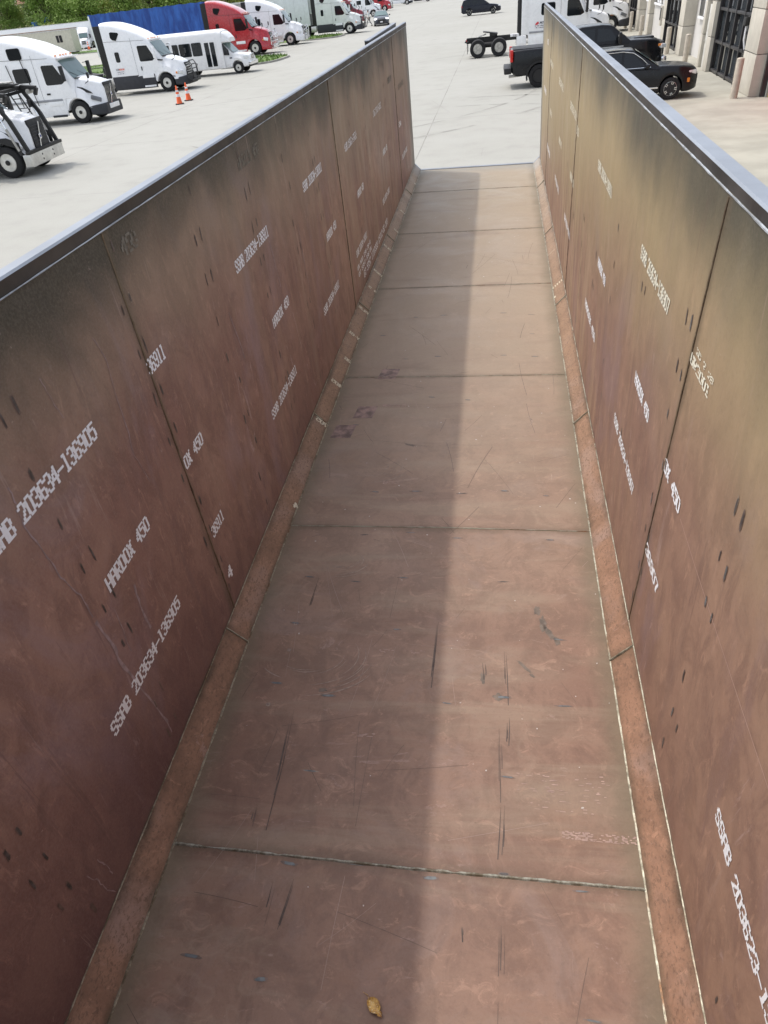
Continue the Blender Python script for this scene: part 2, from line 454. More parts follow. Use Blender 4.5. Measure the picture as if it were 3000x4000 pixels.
tm_m = mat('tyre_mark_dust', (0.295, 0.290, 0.262), 0.9, var=0.15, scale=2)
rnd = random.Random(31)
b = MB()
for cx, cy, R_, a0, a1 in ((-2, 27, 6.5, .3, 1.7), (-2.0, 27.3, 8.6, .4, 1.5), (-12, 40, 14, -1.3, .2), (-12, 40, 16, -1.2, .1), (3, 48, 11, 1.6, 3.0), (-6, 70, 22, 2.2, 3.6), (-18, 22, 9, -.6, .9), (-6, 30, 15, 1.8, 3.0), (-9, 58, 13, .2, 1.9)):
    n = 26; w = rnd.uniform(.05, .12)
    for k in range(n):
        if rnd.random() < .25: continue
        f0 = a0+(a1-a0)*k/n; f1 = a0+(a1-a0)*(k+1)/n
        b.face([(cx+(R_+d)*cos(f), cy+(R_+d)*sin(f), .004) for f, d in ((f0, -w), (f1, -w), (f1, w), (f0, w))], tm_m)
struct(b.build('tyre_marks', recalc=False))
def rounded_poly(pts, rad, seg=6):
    out = []; n = len(pts)
    for i in range(n):
        p = Vector(pts[i]).to_2d(); a = Vector(pts[i-1]).to_2d(); c = Vector(pts[(i+1) % n]).to_2d()
        d1 = (a-p); d2 = (c-p); r = min(rad, d1.length*0.45, d2.length*0.45)
        A = p+d1.normalized()*r; B = p+d2.normalized()*r
        for k in range(seg+1):
            s = k/seg; out.append((1-s)**2*A+2*s*(1-s)*p+s*s*B)
    return out
def island(label_kerb, pts, rad=3.0, tufts=2500, seed=1, h=0.14):
    rnd = random.Random(seed)
    P = rounded_poly(pts, rad)
    cx = sum(p.x for p in P)/len(P); cy = sum(p.y for p in P)/len(P)
    def off(d):
        o = []
        n = len(P)
        for i, p in enumerate(P):
            tg = (P[(i+1) % n]-P[i-1]); nr = Vector((tg.y, -tg.x)).normalized()
            if nr.dot(Vector((cx, cy))-p) < 0: nr = -nr
            o.append(p+nr*d)
        return o
    b = MB(); rings = []
    for d, z in ((0, -0.05), (0, h), (0.15, h), (0.15, h-0.08)):
        rings.append([Vector((p.x, p.y, gz(p.x, p.y)+z)) for p in off(d)])
    b.skin(rings, curb_m, cap=False)
    struct(b.build('kerb'))
    b = MB(); Q = off(0.15)
    ctr = b.bm.verts.new((cx, cy, gz(cx, cy)+h+0.05)); vs = [b.bm.verts.new((p.x, p.y, gz(p.x, p.y)+h-0.01)) for p in Q]
    mid = [b.bm.verts.new(((p.x*0.6+cx*0.4), (p.y*0.6+cy*0.4), gz(p.x*0.6+cx*0.4, p.y*0.6+cy*0.4)+h+0.06)) for p in Q]
    n = len(Q); i0 = b.mi(grass_m)
    for k in range(n):
        for q in ((vs[k], vs[(k+1) % n], mid[(k+1) % n], mid[k]), (mid[k], mid[(k+1) % n], ctr)):
            f = b.bm.faces.new(q); f.material_index = i0
    struct(b.build('lawn'))
    # grass blades, countless
    b = MB()
    for _ in range(tufts):
        k = rnd.randrange(n); s = sqrt(rnd.random()); w = rnd.random()
        e = Q[k]*(1-w)+Q[(k+1) % n]*w; p = Vector((cx, cy))*(1-s)+e*s
        z = gz(p.x, p.y)+h-0.02; hh = rnd.uniform(0.08, 0.24); a = rnd.uniform(0, pi); w2 = rnd.uniform(0.03, 0.09)
        lx, ly = rnd.uniform(-.08, .08), rnd.uniform(-.08, .08)
        b.face([(p.x-w2*cos(a), p.y-w2*sin(a), z), (p.x+w2*cos(a), p.y+w2*sin(a), z), (p.x+lx, p.y+ly, z+hh)], grass_m)
    o = b.build('grass', recalc=False); struct(o, 'stuff'); tag(o, label_kerb, 'grass')
island('short green grass on the kerbed island beside the red semi truck', [(-18.9, 66.0), (-18.6, 74.5), (-60, 78), (-58, 66.5)], 3.2, 5000, 1)
island('green grass on the farther kerbed island beside the reefer trailer', [(-18.8, 95.5), (-18.6, 102.0), (-60, 103), (-58, 96)], 2.6, 3000, 2)
island('lawn strip seen between the two nearest white semi trucks', [(-36.5, 79.5), (-44, 97.5), (-72, 112), (-66, 84)], 2.0, 4000, 3)
island('far grass verge behind the small orange cones', [(-64, 146), (-72, 158), (-102, 160), (-100, 150)], 2.0, 1500, 4, 0.1)

# ------------------------------------------------------------------ dump trailer
TM = Matrix(((0.99999, 0.0, 0.0043633, -0.01309), (0.0000761, 0.9998477, -0.0174494, 0.05235), (-0.0043626, 0.0174496, 0.9998382, 1.30049), (0, 0, 0, 1)))
tr = thing('dump_trailer', 'open steel dump trailer with tall brown walls, stencilled plate numbers and grey top rails', 'dump trailer')
tr.matrix_world = TM
Y0, Y1 = -0.45, 13.75
WSEAM = [2.6, 7.08, 11.73]; FSEAM = [1.29, 3.52, 5.70, 7.92, 10.0, 12.2]; CSEAM = [0.07, 2.465, 4.86, 7.26, 9.66, 12.06]

def steel(kind):
    t = NT('primer_steel_'+kind); X = t.xyz()
    wall = kind.startswith('wall'); right = kind.endswith('right'); fl = kind == 'floor'
    A, B = (0.150, 0.074, 0.058), (0.215, 0.120, 0.088)
    if right: A, B = (0.175, 0.095, 0.075), (0.235, 0.140, 0.100)
    if fl: A, B = (0.185, 0.108, 0.084), (0.250, 0.158, 0.122)
    if kind == 'fillet': A, B = (0.185, 0.105, 0.073), (0.245, 0.145, 0.104)
    n1 = t.noise(0.9, 7, 0.62, 0.4)
    c = t.mix(t.ss(n1, 0.33, 0.67), A, B)
    # cloudy mottling at hand size
    m1 = t.noise(5.5, 9, 0.72, 0.7, t.map((1, 1, 0.6) if wall else (1, 0.8, 1), loc=(2, 9, 1)))
    c = t.mix(t.ss(m1, 0.42, 0.60, 0.0, 0.52), c, tuple(v*0.66 for v in A))
    m2 = t.noise(11, 8, 0.75, 1.2, t.map((1, 1.3, 0.5) if wall else (0.7, 1, 1), loc=(6, 2, 8)))
    c = t.mix(t.ss(m2, 0.54, 0.67, 0.0, 0.45), c, tuple(min(1, v*1.55) for v in B))
    # mauve weathering patches
    n2 = t.noise(1.6, 8, 0.68, 0.9, t.map((1, 0.8, 0.45) if wall else (0.8, 1, 1), loc=(3, 5, 2)))
    c = t.mix(t.math('MULTIPLY', t.ss(n2, 0.50, 0.68), 0.55), c, (0.19, 0.125, 0.130) if wall else (0.235, 0.175, 0.165))
    # rusty warm patches
    n3 = t.noise(2.2, 8, 0.7, 0.5, t.map(loc=(9, 1, 4)))
    c = t.mix(t.math('MULTIPLY', t.ss(n3, 0.56, 0.72), 0.26), c, (0.21, 0.115, 0.070))
    # chalky wisps, run off marks
    n4 = t.noise(3.2, 9, 0.75, 2.2, t.map((1, 1.2, 0.35) if wall else (0.5, 1.3, 1), loc=(1, 7, 3)))
    wisp = t.math('MULTIPLY', t.ss(n4, 0.61, 0.665), 0.46)
    c = t.mix(wisp, c, (0.33, 0.235, 0.22))
    if wall:
        st = t.noise(1.0, 7, 0.6, 0.15, t.map((3, 5.5, 0.22)))
        far = t.ss(X[1], 1.5, 8.0)
        k = t.math('MULTIPLY', t.ss(st, 0.47, 0.66), t.math('MULTIPLY', far, 0.5))
        c = t.mix(k, c, (0.24, 0.165, 0.115) if not right else (0.36, 0.275, 0.170))
        st2 = t.noise(1.0, 6, 0.6, 0.15, t.map((3, 11, 0.3), loc=(5, 3, 1)))
        c = t.mix(t.math('MULTIPLY', t.ss(st2, 0.55, 0.7), 0.28), c, (0.10, 0.06, 0.055))
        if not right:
            lo = t.ss(t.math('ADD', t.math('ADD', X[2], t.math('MULTIPLY', X[1], 0.22)), t.math('MULTIPLY', t.noise(1.1, 5), 0.9)), 0.5, 2.1, 0.80, 0.0)  # vignette and a darker plum tone put into the lower near wall colour
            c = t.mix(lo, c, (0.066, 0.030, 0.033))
        # olive paint dust in the upper and rear part
        oz = t.math('ADD', X[2], t.math('MULTIPLY', t.noise(1.3, 6, 0.6), 0.7))
        if right:
            of = t.math('MULTIPLY', t.ss(t.math('ADD', oz, t.math('MULTIPLY', X[1], 0.12)), 1.7, 3.0), 0.78)
            c = t.mix(of, c, (0.265, 0.212, 0.116))
        else:
            of = t.math('MULTIPLY', t.ss(t.math('ADD', oz, t.math('MULTIPLY', X[1], 0.05)), 1.8, 2.7), 0.50)
            c = t.mix(of, c, (0.16, 0.125, 0.082))
        # dark overspray under the top rail
        dz = t.math('ADD', t.math('ADD', X[2], t.math('MULTIPLY', X[1], 0.010)), t.math('MULTIPLY', t.math('SUBTRACT', t.noise(1.25, 7, 0.60, 0.35, t.map((1, 0.9, 0.75))), 0.5), 0.85 if not right else 0.7))
        dz = dz if right else t.math('ADD', dz, t.ss(X[1], 3.6, 1.6, 0.0, 0.12))
        df = t.ss(dz, 1.90, 2.36) if not right else t.ss(dz, 1.92, 2.46)
        c = t.mix(t.math('MULTIPLY', df, 0.93), c, (0.022, 0.021, 0.0155) if not right else (0.036, 0.037, 0.029))
        ef = t.ss(t.math('ADD', X[1], t.math('MULTIPLY', t.noise(3, 3), 0.3)), 13.2, 13.9)
        c = t.mix(t.math('MULTIPLY', ef, 0.85), c, (0.085, 0.085, 0.075))
    if fl or kind == 'fillet':
        # greenish dust along the sides and towards the open end
        dust = t.ss(t.math('ADD', X[1], t.math('MULTIPLY', t.noise(0.8, 6), 3)), 2.6, 9.5, 0.0, 0.72 if fl else 0.45)
        c = t.mix(dust, c, (0.335, 0.285, 0.225) if fl else (0.26, 0.20, 0.14))
        dust2 = t.ss(X[1], 8.0, 13.5, 0.0, 0.45)
        c = t.mix(dust2, c, (0.30, 0.27, 0.205))
        if fl:
            band = t.noise(1.0, 7, 0.65, 0.6, t.map((0.5, 3.6, 1), loc=(0, 2, 0)))
            c = t.mix(t.math('MULTIPLY', t.ss(band, 0.48, 0.66), 0.42), c, (0.29, 0.235, 0.185))
            band2 = t.noise(1.0, 7, 0.65, 0.6, t.map((0.45, 2.4, 1), loc=(4, 8, 0)))
            c = t.mix(t.math('MULTIPLY', t.ss(band2, 0.55, 0.70), 0.35), c, (0.135, 0.088, 0.075))
            # swirls left by dried puddles
            vo = t.noise(0.9, 2, 0.4, 3.5, t.map((0.8, 1.0, 1), loc=(7, 3, 0)))
            ring = t.math('ABSOLUTE', t.math('SUBTRACT', t.math('FRACT', t.math('MULTIPLY', vo, 7.0)), 0.5))
            rf = t.math('MULTIPLY', t.ss(ring, 0.0, 0.22, 1.0, 0.0), t.ss(t.noise(0.8, 4), 0.50, 0.62))
            c = t.mix(t.math('MULTIPLY', rf, 0.14), c, (0.36, 0.29, 0.23))
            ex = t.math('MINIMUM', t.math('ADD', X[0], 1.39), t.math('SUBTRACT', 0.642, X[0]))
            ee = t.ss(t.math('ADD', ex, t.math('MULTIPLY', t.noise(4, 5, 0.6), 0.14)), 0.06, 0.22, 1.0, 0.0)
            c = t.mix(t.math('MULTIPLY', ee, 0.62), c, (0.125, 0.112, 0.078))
            le = t.ss(X[1], 13.2, 13.7)
            c = t.mix(t.math('MULTIPLY', le, 0.6), c, (0.20, 0.20, 0.19))
        else:
            bl = t.noise(46, 7, 0.78, 0.5, t.map((1.6, .8, 1.6), rot=(0, 0, .5)))
            c = t.mix(t.ss(bl, 0.52, 0.60, 0, 0.70), c, (0.085, 0.052, 0.038)); c = t.mix(t.ss(t.noise(4, 8, .75, .5), 0.5, 0.62, 0, 0.35), c, (0.11, 0.066, 0.047))
            le = t.ss(X[1], 13.0, 13.4)
            c = t.mix(t.math('MULTIPLY', le, 0.6), c, (0.22, 0.23, 0.24))
    # soot beside welded seams
    seams = [2.67, 7.44, 11.76] if right else WSEAM if wall else (FSEAM if fl else CSEAM)
    jit = t.math('MULTIPLY', t.math('SUBTRACT', t.noise(7, 4), 0.5), 0.05)
    yy = t.math('ADD', X[1], jit); d = None
    if right: yy = t.math('ADD', yy, t.math('MULTIPLY', X[2], 0.145))
    for s in seams:
        e = t.math('ABSOLUTE', t.math('SUBTRACT', yy, s)); d = e if d is None else t.math('MINIMUM', d, e)
    sf = t.math('MULTIPLY', t.ss(d, 0.004, 0.055, 1.0, 0.0), t.ss(t.noise(3.5, 4), 0.25, 0.65, 0.35, 0.95))
    c = t.mix(t.math('MULTIPLY', sf, 0.60 if wall else 0.48), c, (0.075, 0.055, 0.036))
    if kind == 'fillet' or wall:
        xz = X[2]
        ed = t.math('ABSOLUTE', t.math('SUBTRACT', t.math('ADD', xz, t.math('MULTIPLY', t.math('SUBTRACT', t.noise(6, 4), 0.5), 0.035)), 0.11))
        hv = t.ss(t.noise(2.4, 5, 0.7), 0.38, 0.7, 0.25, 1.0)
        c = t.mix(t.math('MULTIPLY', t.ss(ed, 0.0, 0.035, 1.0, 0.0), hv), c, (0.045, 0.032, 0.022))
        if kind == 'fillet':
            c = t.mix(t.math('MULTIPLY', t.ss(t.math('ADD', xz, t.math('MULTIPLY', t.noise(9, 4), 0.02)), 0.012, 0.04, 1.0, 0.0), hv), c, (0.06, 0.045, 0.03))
    # fine grain
    g1 = t.noise(95, 3, 0.8); g2 = t.noise(38, 5, 0.75)
    c = t.mix(t.ss(g1, 0.35, 0.7, 0.0, 0.10), c, (0.30, 0.24, 0.20))
    c = t.mix(t.ss(g2, 0.5, 0.72, 0.0, 0.16), c, (0.06, 0.04, 0.035))
    f1 = t.noise(52, 6, 0.82, 0.3); f2 = t.noise(31, 6, 0.85, 0.5, t.map(loc=(7, 7, 7)))
    c = t.mix(t.ss(f1, 0.625, 0.655, 0.0, 0.40), c, (0.10, 0.062, 0.050))
    c = t.mix(t.ss(f2, 0.645, 0.675, 0.0, 0.38), c, (0.34, 0.255, 0.215))
    if wall:      # sharp edged run marks
        rn = t.noise(1.0, 8, 0.72, 0.5, t.map((9, 16, 0.8), loc=(3, 1, 5))); rg = t.noise(1.4, 4, 0.6)
        c = t.mix(t.math('MULTIPLY', t.ss(rn, 0.60, 0.64), t.ss(rg, 0.48, 0.60, 0, 0.42)), c, (0.25, 0.175, 0.15))
        c = t.mix(t.math('MULTIPLY', t.ss(rn, 0.40, 0.37), t.ss(rg, 0.55, 0.42, 0, 0.38)), c, (0.085, 0.048, 0.042))
    # thin pale scratches
    sc = t.noise(1.0, 5, 0.7, 0.3, t.map((38, 1.5, 1) if not wall else (1, 30, 1.3)))
    c = t.mix(t.ss(sc, 0.70, 0.74, 0.0, 0.30), c, (0.42, 0.36, 0.33))
    nr = t.bump(t.noise(0.9, 3, 0.5), 0.25, 0.05)
    nr = t.bump(g2, 0.25, 0.0015, nr)
    g = {'floor': (1.17, 1.13, 1.05), 'fillet': (1.40, 1.33, 1.22), 'wall_left': (1.80, 1.96, 2.02), 'wall_right': (1.44, 1.46, 1.42)}[kind]
    c = t.mix(1.0, c, g, 'MULTIPLY')
    return t.out(c, t.ss(n2, 0.3, 0.7, 0.42, 0.62), 0.0, nr, 0.35)
SM = {k: steel(k) for k in ('floor', 'fillet', 'wall_left', 'wall_right')}
rail_cap = mat('rail_grey_paint', (0.225, 0.25, 0.29), 0.5, 0.0, var=0.12, scale=2.5, bump=0.002)
rail_in = mat('rail_dark_inner', (0.040, 0.034, 0.030), 0.5, 0.0, var=0.45, scale=3, bump=0.002)
outer_m = mat('trailer_outer_paint', (0.02, 0.021, 0.024), 0.35, var=0.2)
t = NT('weld_bead')
n = t.noise(9, 6, 0.7); n2 = t.noise(70, 4, 0.7)
c = t.mix(t.ss(n, 0.38, 0.58), (0.19, 0.165, 0.115), (0.44, 0.42, 0.33)); c = t.mix(t.ss(t.noise(5, 5), 0.56, 0.68), c, (0.18, 0.080, 0.03))
c = t.mix(t.ss(n2, 0.4, 0.7, 0, .6), c, (0.10, 0.085, 0.06))
weld_m = t.out(c, 0.42, 0.45, t.bump(n2, 0.8, 0.004))
t = NT('weld_bead_dull')
n = t.noise(6, 6, 0.7)
c = t.mix(t.ss(n, 0.40, 0.60), (0.20, 0.17, 0.115), (0.36, 0.35, 0.27)); c = t.mix(t.ss(t.noise(4, 5), 0.56, 0.68), c, (0.16, 0.07, 0.03))
weld_dull = t.out(c, 0.5, 0.2, t.bump(t.noise(70, 4), 0.8, 0.004))
t = NT('weld_bead_seam')
c = t.mix(t.ss(t.noise(7, 7, .75), .40, .60), (0.13, 0.105, 0.065), (0.40, 0.40, 0.34)); c = t.mix(t.ss(t.noise(4, 5), .56, .66), c, (0.17, 0.08, 0.035))
c = t.mix(t.ss(t.noise(80, 3, .7), .45, .7, 0, .6), c, (0.09, 0.075, 0.05)); weld_seam = t.out(c, 0.5, 0.15, t.bump(t.noise(70, 4), 0.8, 0.004))
t = NT('weld_bead_wall')
c = t.mix(t.ss(t.noise(3, 6, .7), .40, .62), (0.085, 0.055, 0.035), (0.20, 0.155, 0.10)); weld_wall = t.out(c, 0.5, 0.1, t.bump(t.noise(70, 4), 0.8, 0.004))
t = NT('weld_bead_white')
c = t.mix(t.ss(t.noise(5, 6, .7), 0.40, 0.62), (0.24, 0.25, 0.26), (0.44, 0.47, 0.50)); weld_white = t.out(c, 0.45, 0.2, t.bump(t.noise(70, 4), 0.8, 0.004))

RS = {2.6: (2.655, 2.33), 7.08: (7.425, 7.10), 11.73: (11.745, 11.42)}      # right wall seams lean: (foot, top)
RT = lambda y: 2.345-0.0072*(y-2)          # top of the left rail
RR = lambda y: 2.419-0.0072*(y-2)
def XL(z): return -1.50-0.03*(z-0.11)/2.2
def XR(z): return 0.752-0.052*(z-0.11)/2.25
def wl(y, z, o=0.0015): return (XL(z)+o, y, z)
def wr(y, z, o=0.0015): return (XR(z)-o, y, z)

# floor plates
ed = [Y0]+FSEAM+[Y1-0.002]
for a, b_ in zip(ed, ed[1:]):
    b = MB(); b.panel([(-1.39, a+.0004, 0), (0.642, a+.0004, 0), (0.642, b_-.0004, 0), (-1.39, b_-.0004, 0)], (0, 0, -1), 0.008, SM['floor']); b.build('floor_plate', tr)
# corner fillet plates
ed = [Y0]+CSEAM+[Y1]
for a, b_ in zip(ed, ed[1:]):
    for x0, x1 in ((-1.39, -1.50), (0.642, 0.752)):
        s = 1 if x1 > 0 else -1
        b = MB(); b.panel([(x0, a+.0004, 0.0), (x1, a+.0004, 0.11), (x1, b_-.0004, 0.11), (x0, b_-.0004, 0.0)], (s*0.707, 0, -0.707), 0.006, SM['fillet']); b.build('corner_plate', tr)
# wall plates
ed = [Y0]+WSEAM+[Y1]
for a, b_ in zip(ed, ed[1:]):
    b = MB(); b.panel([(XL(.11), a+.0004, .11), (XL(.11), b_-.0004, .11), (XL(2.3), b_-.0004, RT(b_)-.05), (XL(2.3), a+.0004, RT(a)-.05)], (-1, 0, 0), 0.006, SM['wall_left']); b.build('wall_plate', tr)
    (a0, a1), (c0_, c1_) = RS.get(a, (a, a)), RS.get(b_, (b_, b_))
    b = MB(); b.panel([(XR(.11), a0+.0004, .11), (XR(.11), c0_-.0004, .11), (XR(2.35), c1_-.0004, RR(c1_)-.04), (XR(2.35), a1+.0004, RR(a1)-.04)], (1, 0, 0), 0.006, SM['wall_right']); b.build('wall_plate', tr)
# outer skins
b = MB(); b.panel([(XL(.02)-.010, Y0, -.02), (XL(.02)-.010, Y1, -.02), (XL(2.3)-.010, Y1, RT(Y1)-.06), (XL(2.3)-.010, Y0, RT(Y0)-.06)], (-1, 0, 0), 0.004, outer_m); b.build('outer_skin', tr)
b = MB(); b.panel([(XR(.02)+.010, Y0, -.02), (XR(.02)+.010, Y1, -.02), (XR(2.35)+.010, Y1, RR(Y1)-.05), (XR(2.35)+.010, Y0, RR(Y0)-.05)], (1, 0, 0), 0.004, outer_m); b.build('outer_skin', tr)
# front bulkhead
b = MB(); b.panel([(-1.53, Y0-.003, -.01), (0.75, Y0-.003, -.01), (0.72, Y0-.003, 2.33), (-1.55, Y0-.003, 2.33)], (0, -1, 0), 0.008, SM['wall_left']); b.build('front_bulkhead', tr)
# top rails: outer part cap, dark inner flank
def rail(xi, w0, w1, top, h, side, name='top_rail'):
    b = MB(); rings = []; n = 14
    for i in range(n+1):
        y = Y0+(Y1-Y0)*i/n; w = w0+(w1-w0)*i/n; z = top(y); r = 0.007
        # ring: inner bottom, inner top, cap ..., outer
        pts = [(xi, z-h), (xi, z-r), (xi+side*r, z), (xi+side*(w-r), z), (xi+side*w, z-r), (xi+side*w, z-h-0.05), (xi+side*0.012, z-h-0.05), (xi+side*0.012, z-h)]
        rings.append([Vector((p[0], y, p[1])) for p in pts])
    b.skin(rings, rail_cap)
    b.mi(rail_in)
    o_ = b
    for f in b.bm.faces:
        f.normal_update()
        cx = f.calc_center_median()
        if abs(cx.x-xi) < 0.001: f.material_index = 1
    return b.build(name, tr)
rail(-1.526, 0.064, 0.050, RT, 0.05, -1)
rail(0.704, 0.072, 0.040, RR, 0.04, 1)

def bead(pts, r, m, name='weld_bead', seed=0, jag=0.35, step=0.028):
    rnd = random.Random(seed); P = []; R = []
    for a, b_ in zip(pts, pts[1:]):
        a = Vector(a); b_ = Vector(b_); L = (b_-a).length; n = max(2, int(L/step))
        for i in range(n+1):
            q = a.lerp(b_, i/n); j = r*0.16
            P.append(q+Vector((rnd.uniform(-j, j), rnd.uniform(-j, j), rnd.uniform(-j, j)*0.5)))
            R.append(r*rnd.uniform(1-jag*.6, 1+jag*.6)*(0.45 if rnd.random() < 0.04 else 1))
    b = MB(); b.tube(P, R, m, 5); return b.build(name, tr)
for i, (x, z) in enumerate(((-1.392, 0.0), (-1.499, 0.112), (0.644, 0.0), (0.750, 0.112))):
    bead([(x, Y0, z), (x, Y1-.05, z)], 0.0062 if z == 0 else 0.0042, weld_m, seed=i, step=0.03)
for i, y in enumerate(FSEAM):
    sk = 0.012 if i % 2 else -0.008
    bead([(-1.385, y, 0.0), (-0.3, y+sk, 0.0), (0.64, y, 0.0)], (0.0070 if i == 0 else 0.0042), weld_seam if i == 0 else weld_dull, seed=20+i)
for i, y in enumerate(WSEAM):
    dy = [0.07, -.04, 0][i]
    bead([wl(y+dy*.4, 0.11, 0), wl(y, 1.2, 0), wl(y-dy*.2, RT(y)-.06, 0)], 0.0055, weld_wall, seed=40+i)
    bead([wr(RS[y][0], 0.11, 0), wr((RS[y][0]+RS[y][1])/2+.005, 1.24, 0), wr(RS[y][1], RR(y)-.05, 0)], 0.0045, weld_wall, seed=50+i)
bead([(-1.522, Y0, RT(Y0)-.052), (-1.522, Y1, RT(Y1)-.052)], 0.0030, weld_white, seed=60, jag=0.5, step=0.05)
bead([(0.700, Y0, RR(Y0)-.042), (0.700, Y1, RR(Y1)-.042)], 0.0034, weld_white, seed=61, jag=0.5, step=0.05)
for i, y in enumerate(CSEAM):
    bead([(-1.388, y, 0.004), (-1.498, y+.005, 0.112)], 0.0055, weld_dull, seed=70+i, step=.02)
    bead([(0.640, y-.01, 0.004), (0.750, y+.012, 0.112)], 0.006, weld_dull if i != 1 else weld_m, seed=80+i, step=.02)

# scuffs where magnets and clamps sat: pairs in a regular grid on walls, single dashes on the floor
scuff_d = mat('scuff_dark', (0.095, 0.084, 0.080), 0.45, 0.2, var=0.4, scale=30)
scuff_halo = mat('scuff_halo', (0.165, 0.115, 0.095), 0.6, var=0.2, scale=30)
scuff_l = mat('scuff_pale', (0.27, 0.215, 0.17), 0.6, var=0.3, scale=30)
scuff_g = mat('scuff_blue_grey', (0.14, 0.15, 0.155), 0.45, 0.2, var=0.3, scale=30)
rnd = random.Random(5)
def blob(b, fn, u, v, lu, lv, m, ang=0.0, rag=0.22, n=14):
    pts = []
    for k in range(n):
        a = 2*pi*k/n; ca = cos(a); sa = sin(a)
        pu = lu*(abs(ca)**0.6)*(1 if ca > 0 else -1)*rnd.uniform(1-rag, 1+rag); pv = lv*(abs(sa)**0.6)*(1 if sa > 0 else -1)*rnd.uniform(1-rag, 1+rag)
        pts.append(fn(u+pu*cos(ang)-pv*sin(ang), v+pu*sin(ang)+pv*cos(ang)))
    b.face(pts, m)
def scuff(b, F, u, v, lu, lv, dark=None, ang=0.0):
    dark = dark or scuff_d
    blob(b, lambda a, c: F(a, c, 0.0010), u, v, lu*1.3, lv*1.12, scuff_halo if rnd.random() < .88 else scuff_l, ang)
    blob(b, lambda a, c: F(a, c, 0.0016), u, v, lu*0.85, lv*0.92, dark, ang)
b = MB()
for base in (-0.06, 0.83, 1.70, 2.58, 3.47, 4.36, 5.26, 6.15, 7.9, 8.8, 9.7, 10.6):
    for i, z in enumerate((0.25, 0.47, 0.69, 0.90, 1.115, 1.335, 1.555, 1.775, 1.99, 2.2)):
        for dy in (0, 0.082):
            if rnd.random() < (0.20 if base < 4 else 0.45) or (1.7 < base < 1.8 and z > 1.7 and dy): continue
            if base == 0.83 and z > 1.0: continue
            h = rnd.uniform(0.018, 0.036)
            scuff(b, wl, base+dy+z*-0.015+rnd.uniform(-.008, .008), z+rnd.uniform(-.008, .008)+(0.01 if dy else 0), 0.0055*rnd.uniform(.7, 1.3), h,
                  ang=rnd.uniform(-.05, .05), dark=(scuff_halo if z < 0.5 and rnd.random() < .7 else None))
b.build('scuff_marks', tr, recalc=False)
b = MB()
for base in (-0.05, 0.80, 1.66, 2.54, 3.40, 4.3, 5.2, 6.1, 7.0, 7.9):
    for z in (0.305, 0.55, 0.79, 0.985, 1.23, 1.455, 1.67, 1.89):
        for dy in (0, 0.075):
            if rnd.random() < (0.3 if base < 3 else 0.55) or (base > 5 and z > 1.3): continue
            scuff(b, wr, base+dy-(z-1)*0.06+rnd.uniform(-.006, .006), z+rnd.uniform(-.008, .008), 0.006*rnd.uniform(.7, 1.3), rnd.uniform(.018, .034), ang=rnd.uniform(-.05, .05), dark=scuff_g if rnd.random() < .5 else None)
b.build('scuff_marks', tr, recalc=False)
FF = lambda x, y, o=0.0015: (x, y, o)
b = MB()
for j, yb in enumerate((0.87, 1.29, 1.735, 2.18, 2.62, 3.03, 3.48, 3.95, 4.4, 4.85, 5.3, 6.1, 6.6, 7.1)):
    for i, xb in enumerate((-1.15, -0.845, -0.54, -0.22, 0.085, 0.385)):
        if rnd.random() < (0.30 if j < 8 else 0.6): continue
        y = yb-0.04*(i % 2)+rnd.uniform(-.015, .015)
        scuff(b, FF, xb+rnd.uniform(-.01, .01), y, rnd.uniform(0.018, 0.036), rnd.uniform(.003, .007), dark=rnd.choice([scuff_g, scuff_g, scuff_d]), ang=rnd.uniform(-.1, .1))
smear = mat('smear_dark', (0.155, 0.120, 0.095), 0.6, var=0.3, scale=20)
streak_m = mat('streak_dark', (0.098, 0.068, 0.055), 0.6, var=0.3, scale=20)
for (ax, ay), (bx, by) in [((0.078, 1.619), (0.061, 1.32)), ((-1.018, 2.124), (-0.99, 1.62)), ((-0.988, 1.872), (-0.981, 1.374)), ((-1.061, 1.544), (-1.055, 1.367)), ((-0.886, 1.221), (-0.893, 0.984)),
                           ((-0.801, 1.21), (-0.826, 0.991)), ((0.086, 2.576), (0.098, 2.117)), ((-0.028, 2.437), (-0.012, 2.253)), ((-0.104, 1.115), (-0.09, 1.016)), ((0.07, 1.099), (0.067, 0.908)), ((-1.084, 3.047), (-1.095, 2.687)),
                           ((0.06, 2.1), (0.07, 1.6)), ((-0.30, 2.9), (-0.31, 2.2)), ((0.105, 2.06), (0.10, 1.9)), ((0.05, 0.9), (0.04, 0.5))]:
    for k in range(3):
        o = rnd.uniform(-.012, .012); s = rnd.uniform(0, .5); e = rnd.uniform(.6, 1)
        p = Vector((ax+(bx-ax)*s+o, ay+(by-ay)*s)); q = Vector((ax+(bx-ax)*e+o, ay+(by-ay)*e)); w = rnd.uniform(.0008, .0026)
        b.face([(p.x-w*.2, p.y, .0012), (p.x+w*.2, p.y, .0012), ((p.x+q.x)/2+w+.001, (p.y+q.y)/2, .0012), (q.x+w, q.y, .0012), (q.x-w, q.y, .0012), ((p.x+q.x)/2-w+.001, (p.y+q.y)/2, .0012)], streak_m)
for u, v, lu, lv, an in ((0.275, 2.80, .016, .03, 0), (0.30, 2.70, .022, .06, .1), (0.33, 2.64, .014, .06, .5), (0.375, 2.57, .016, .03, 0), (0.19, 2.385, .05, .008, -.8), (0.23, 2.33, .016, .007, -.7), (-0.03, 2.30, .012, .03, 0), (0.05, 2.18, .02, .02, 0), (-0.66, 4.55, .05, .012, -.4), (-0.88, 2.16, .02, .01, 0)):
    blob(b, lambda a, c: FF(a, c, .0011), u, v, lu, lv, smear, an, .45, 18)
spk = mat('pale_specks', (0.55, 0.50, 0.47), 0.7)
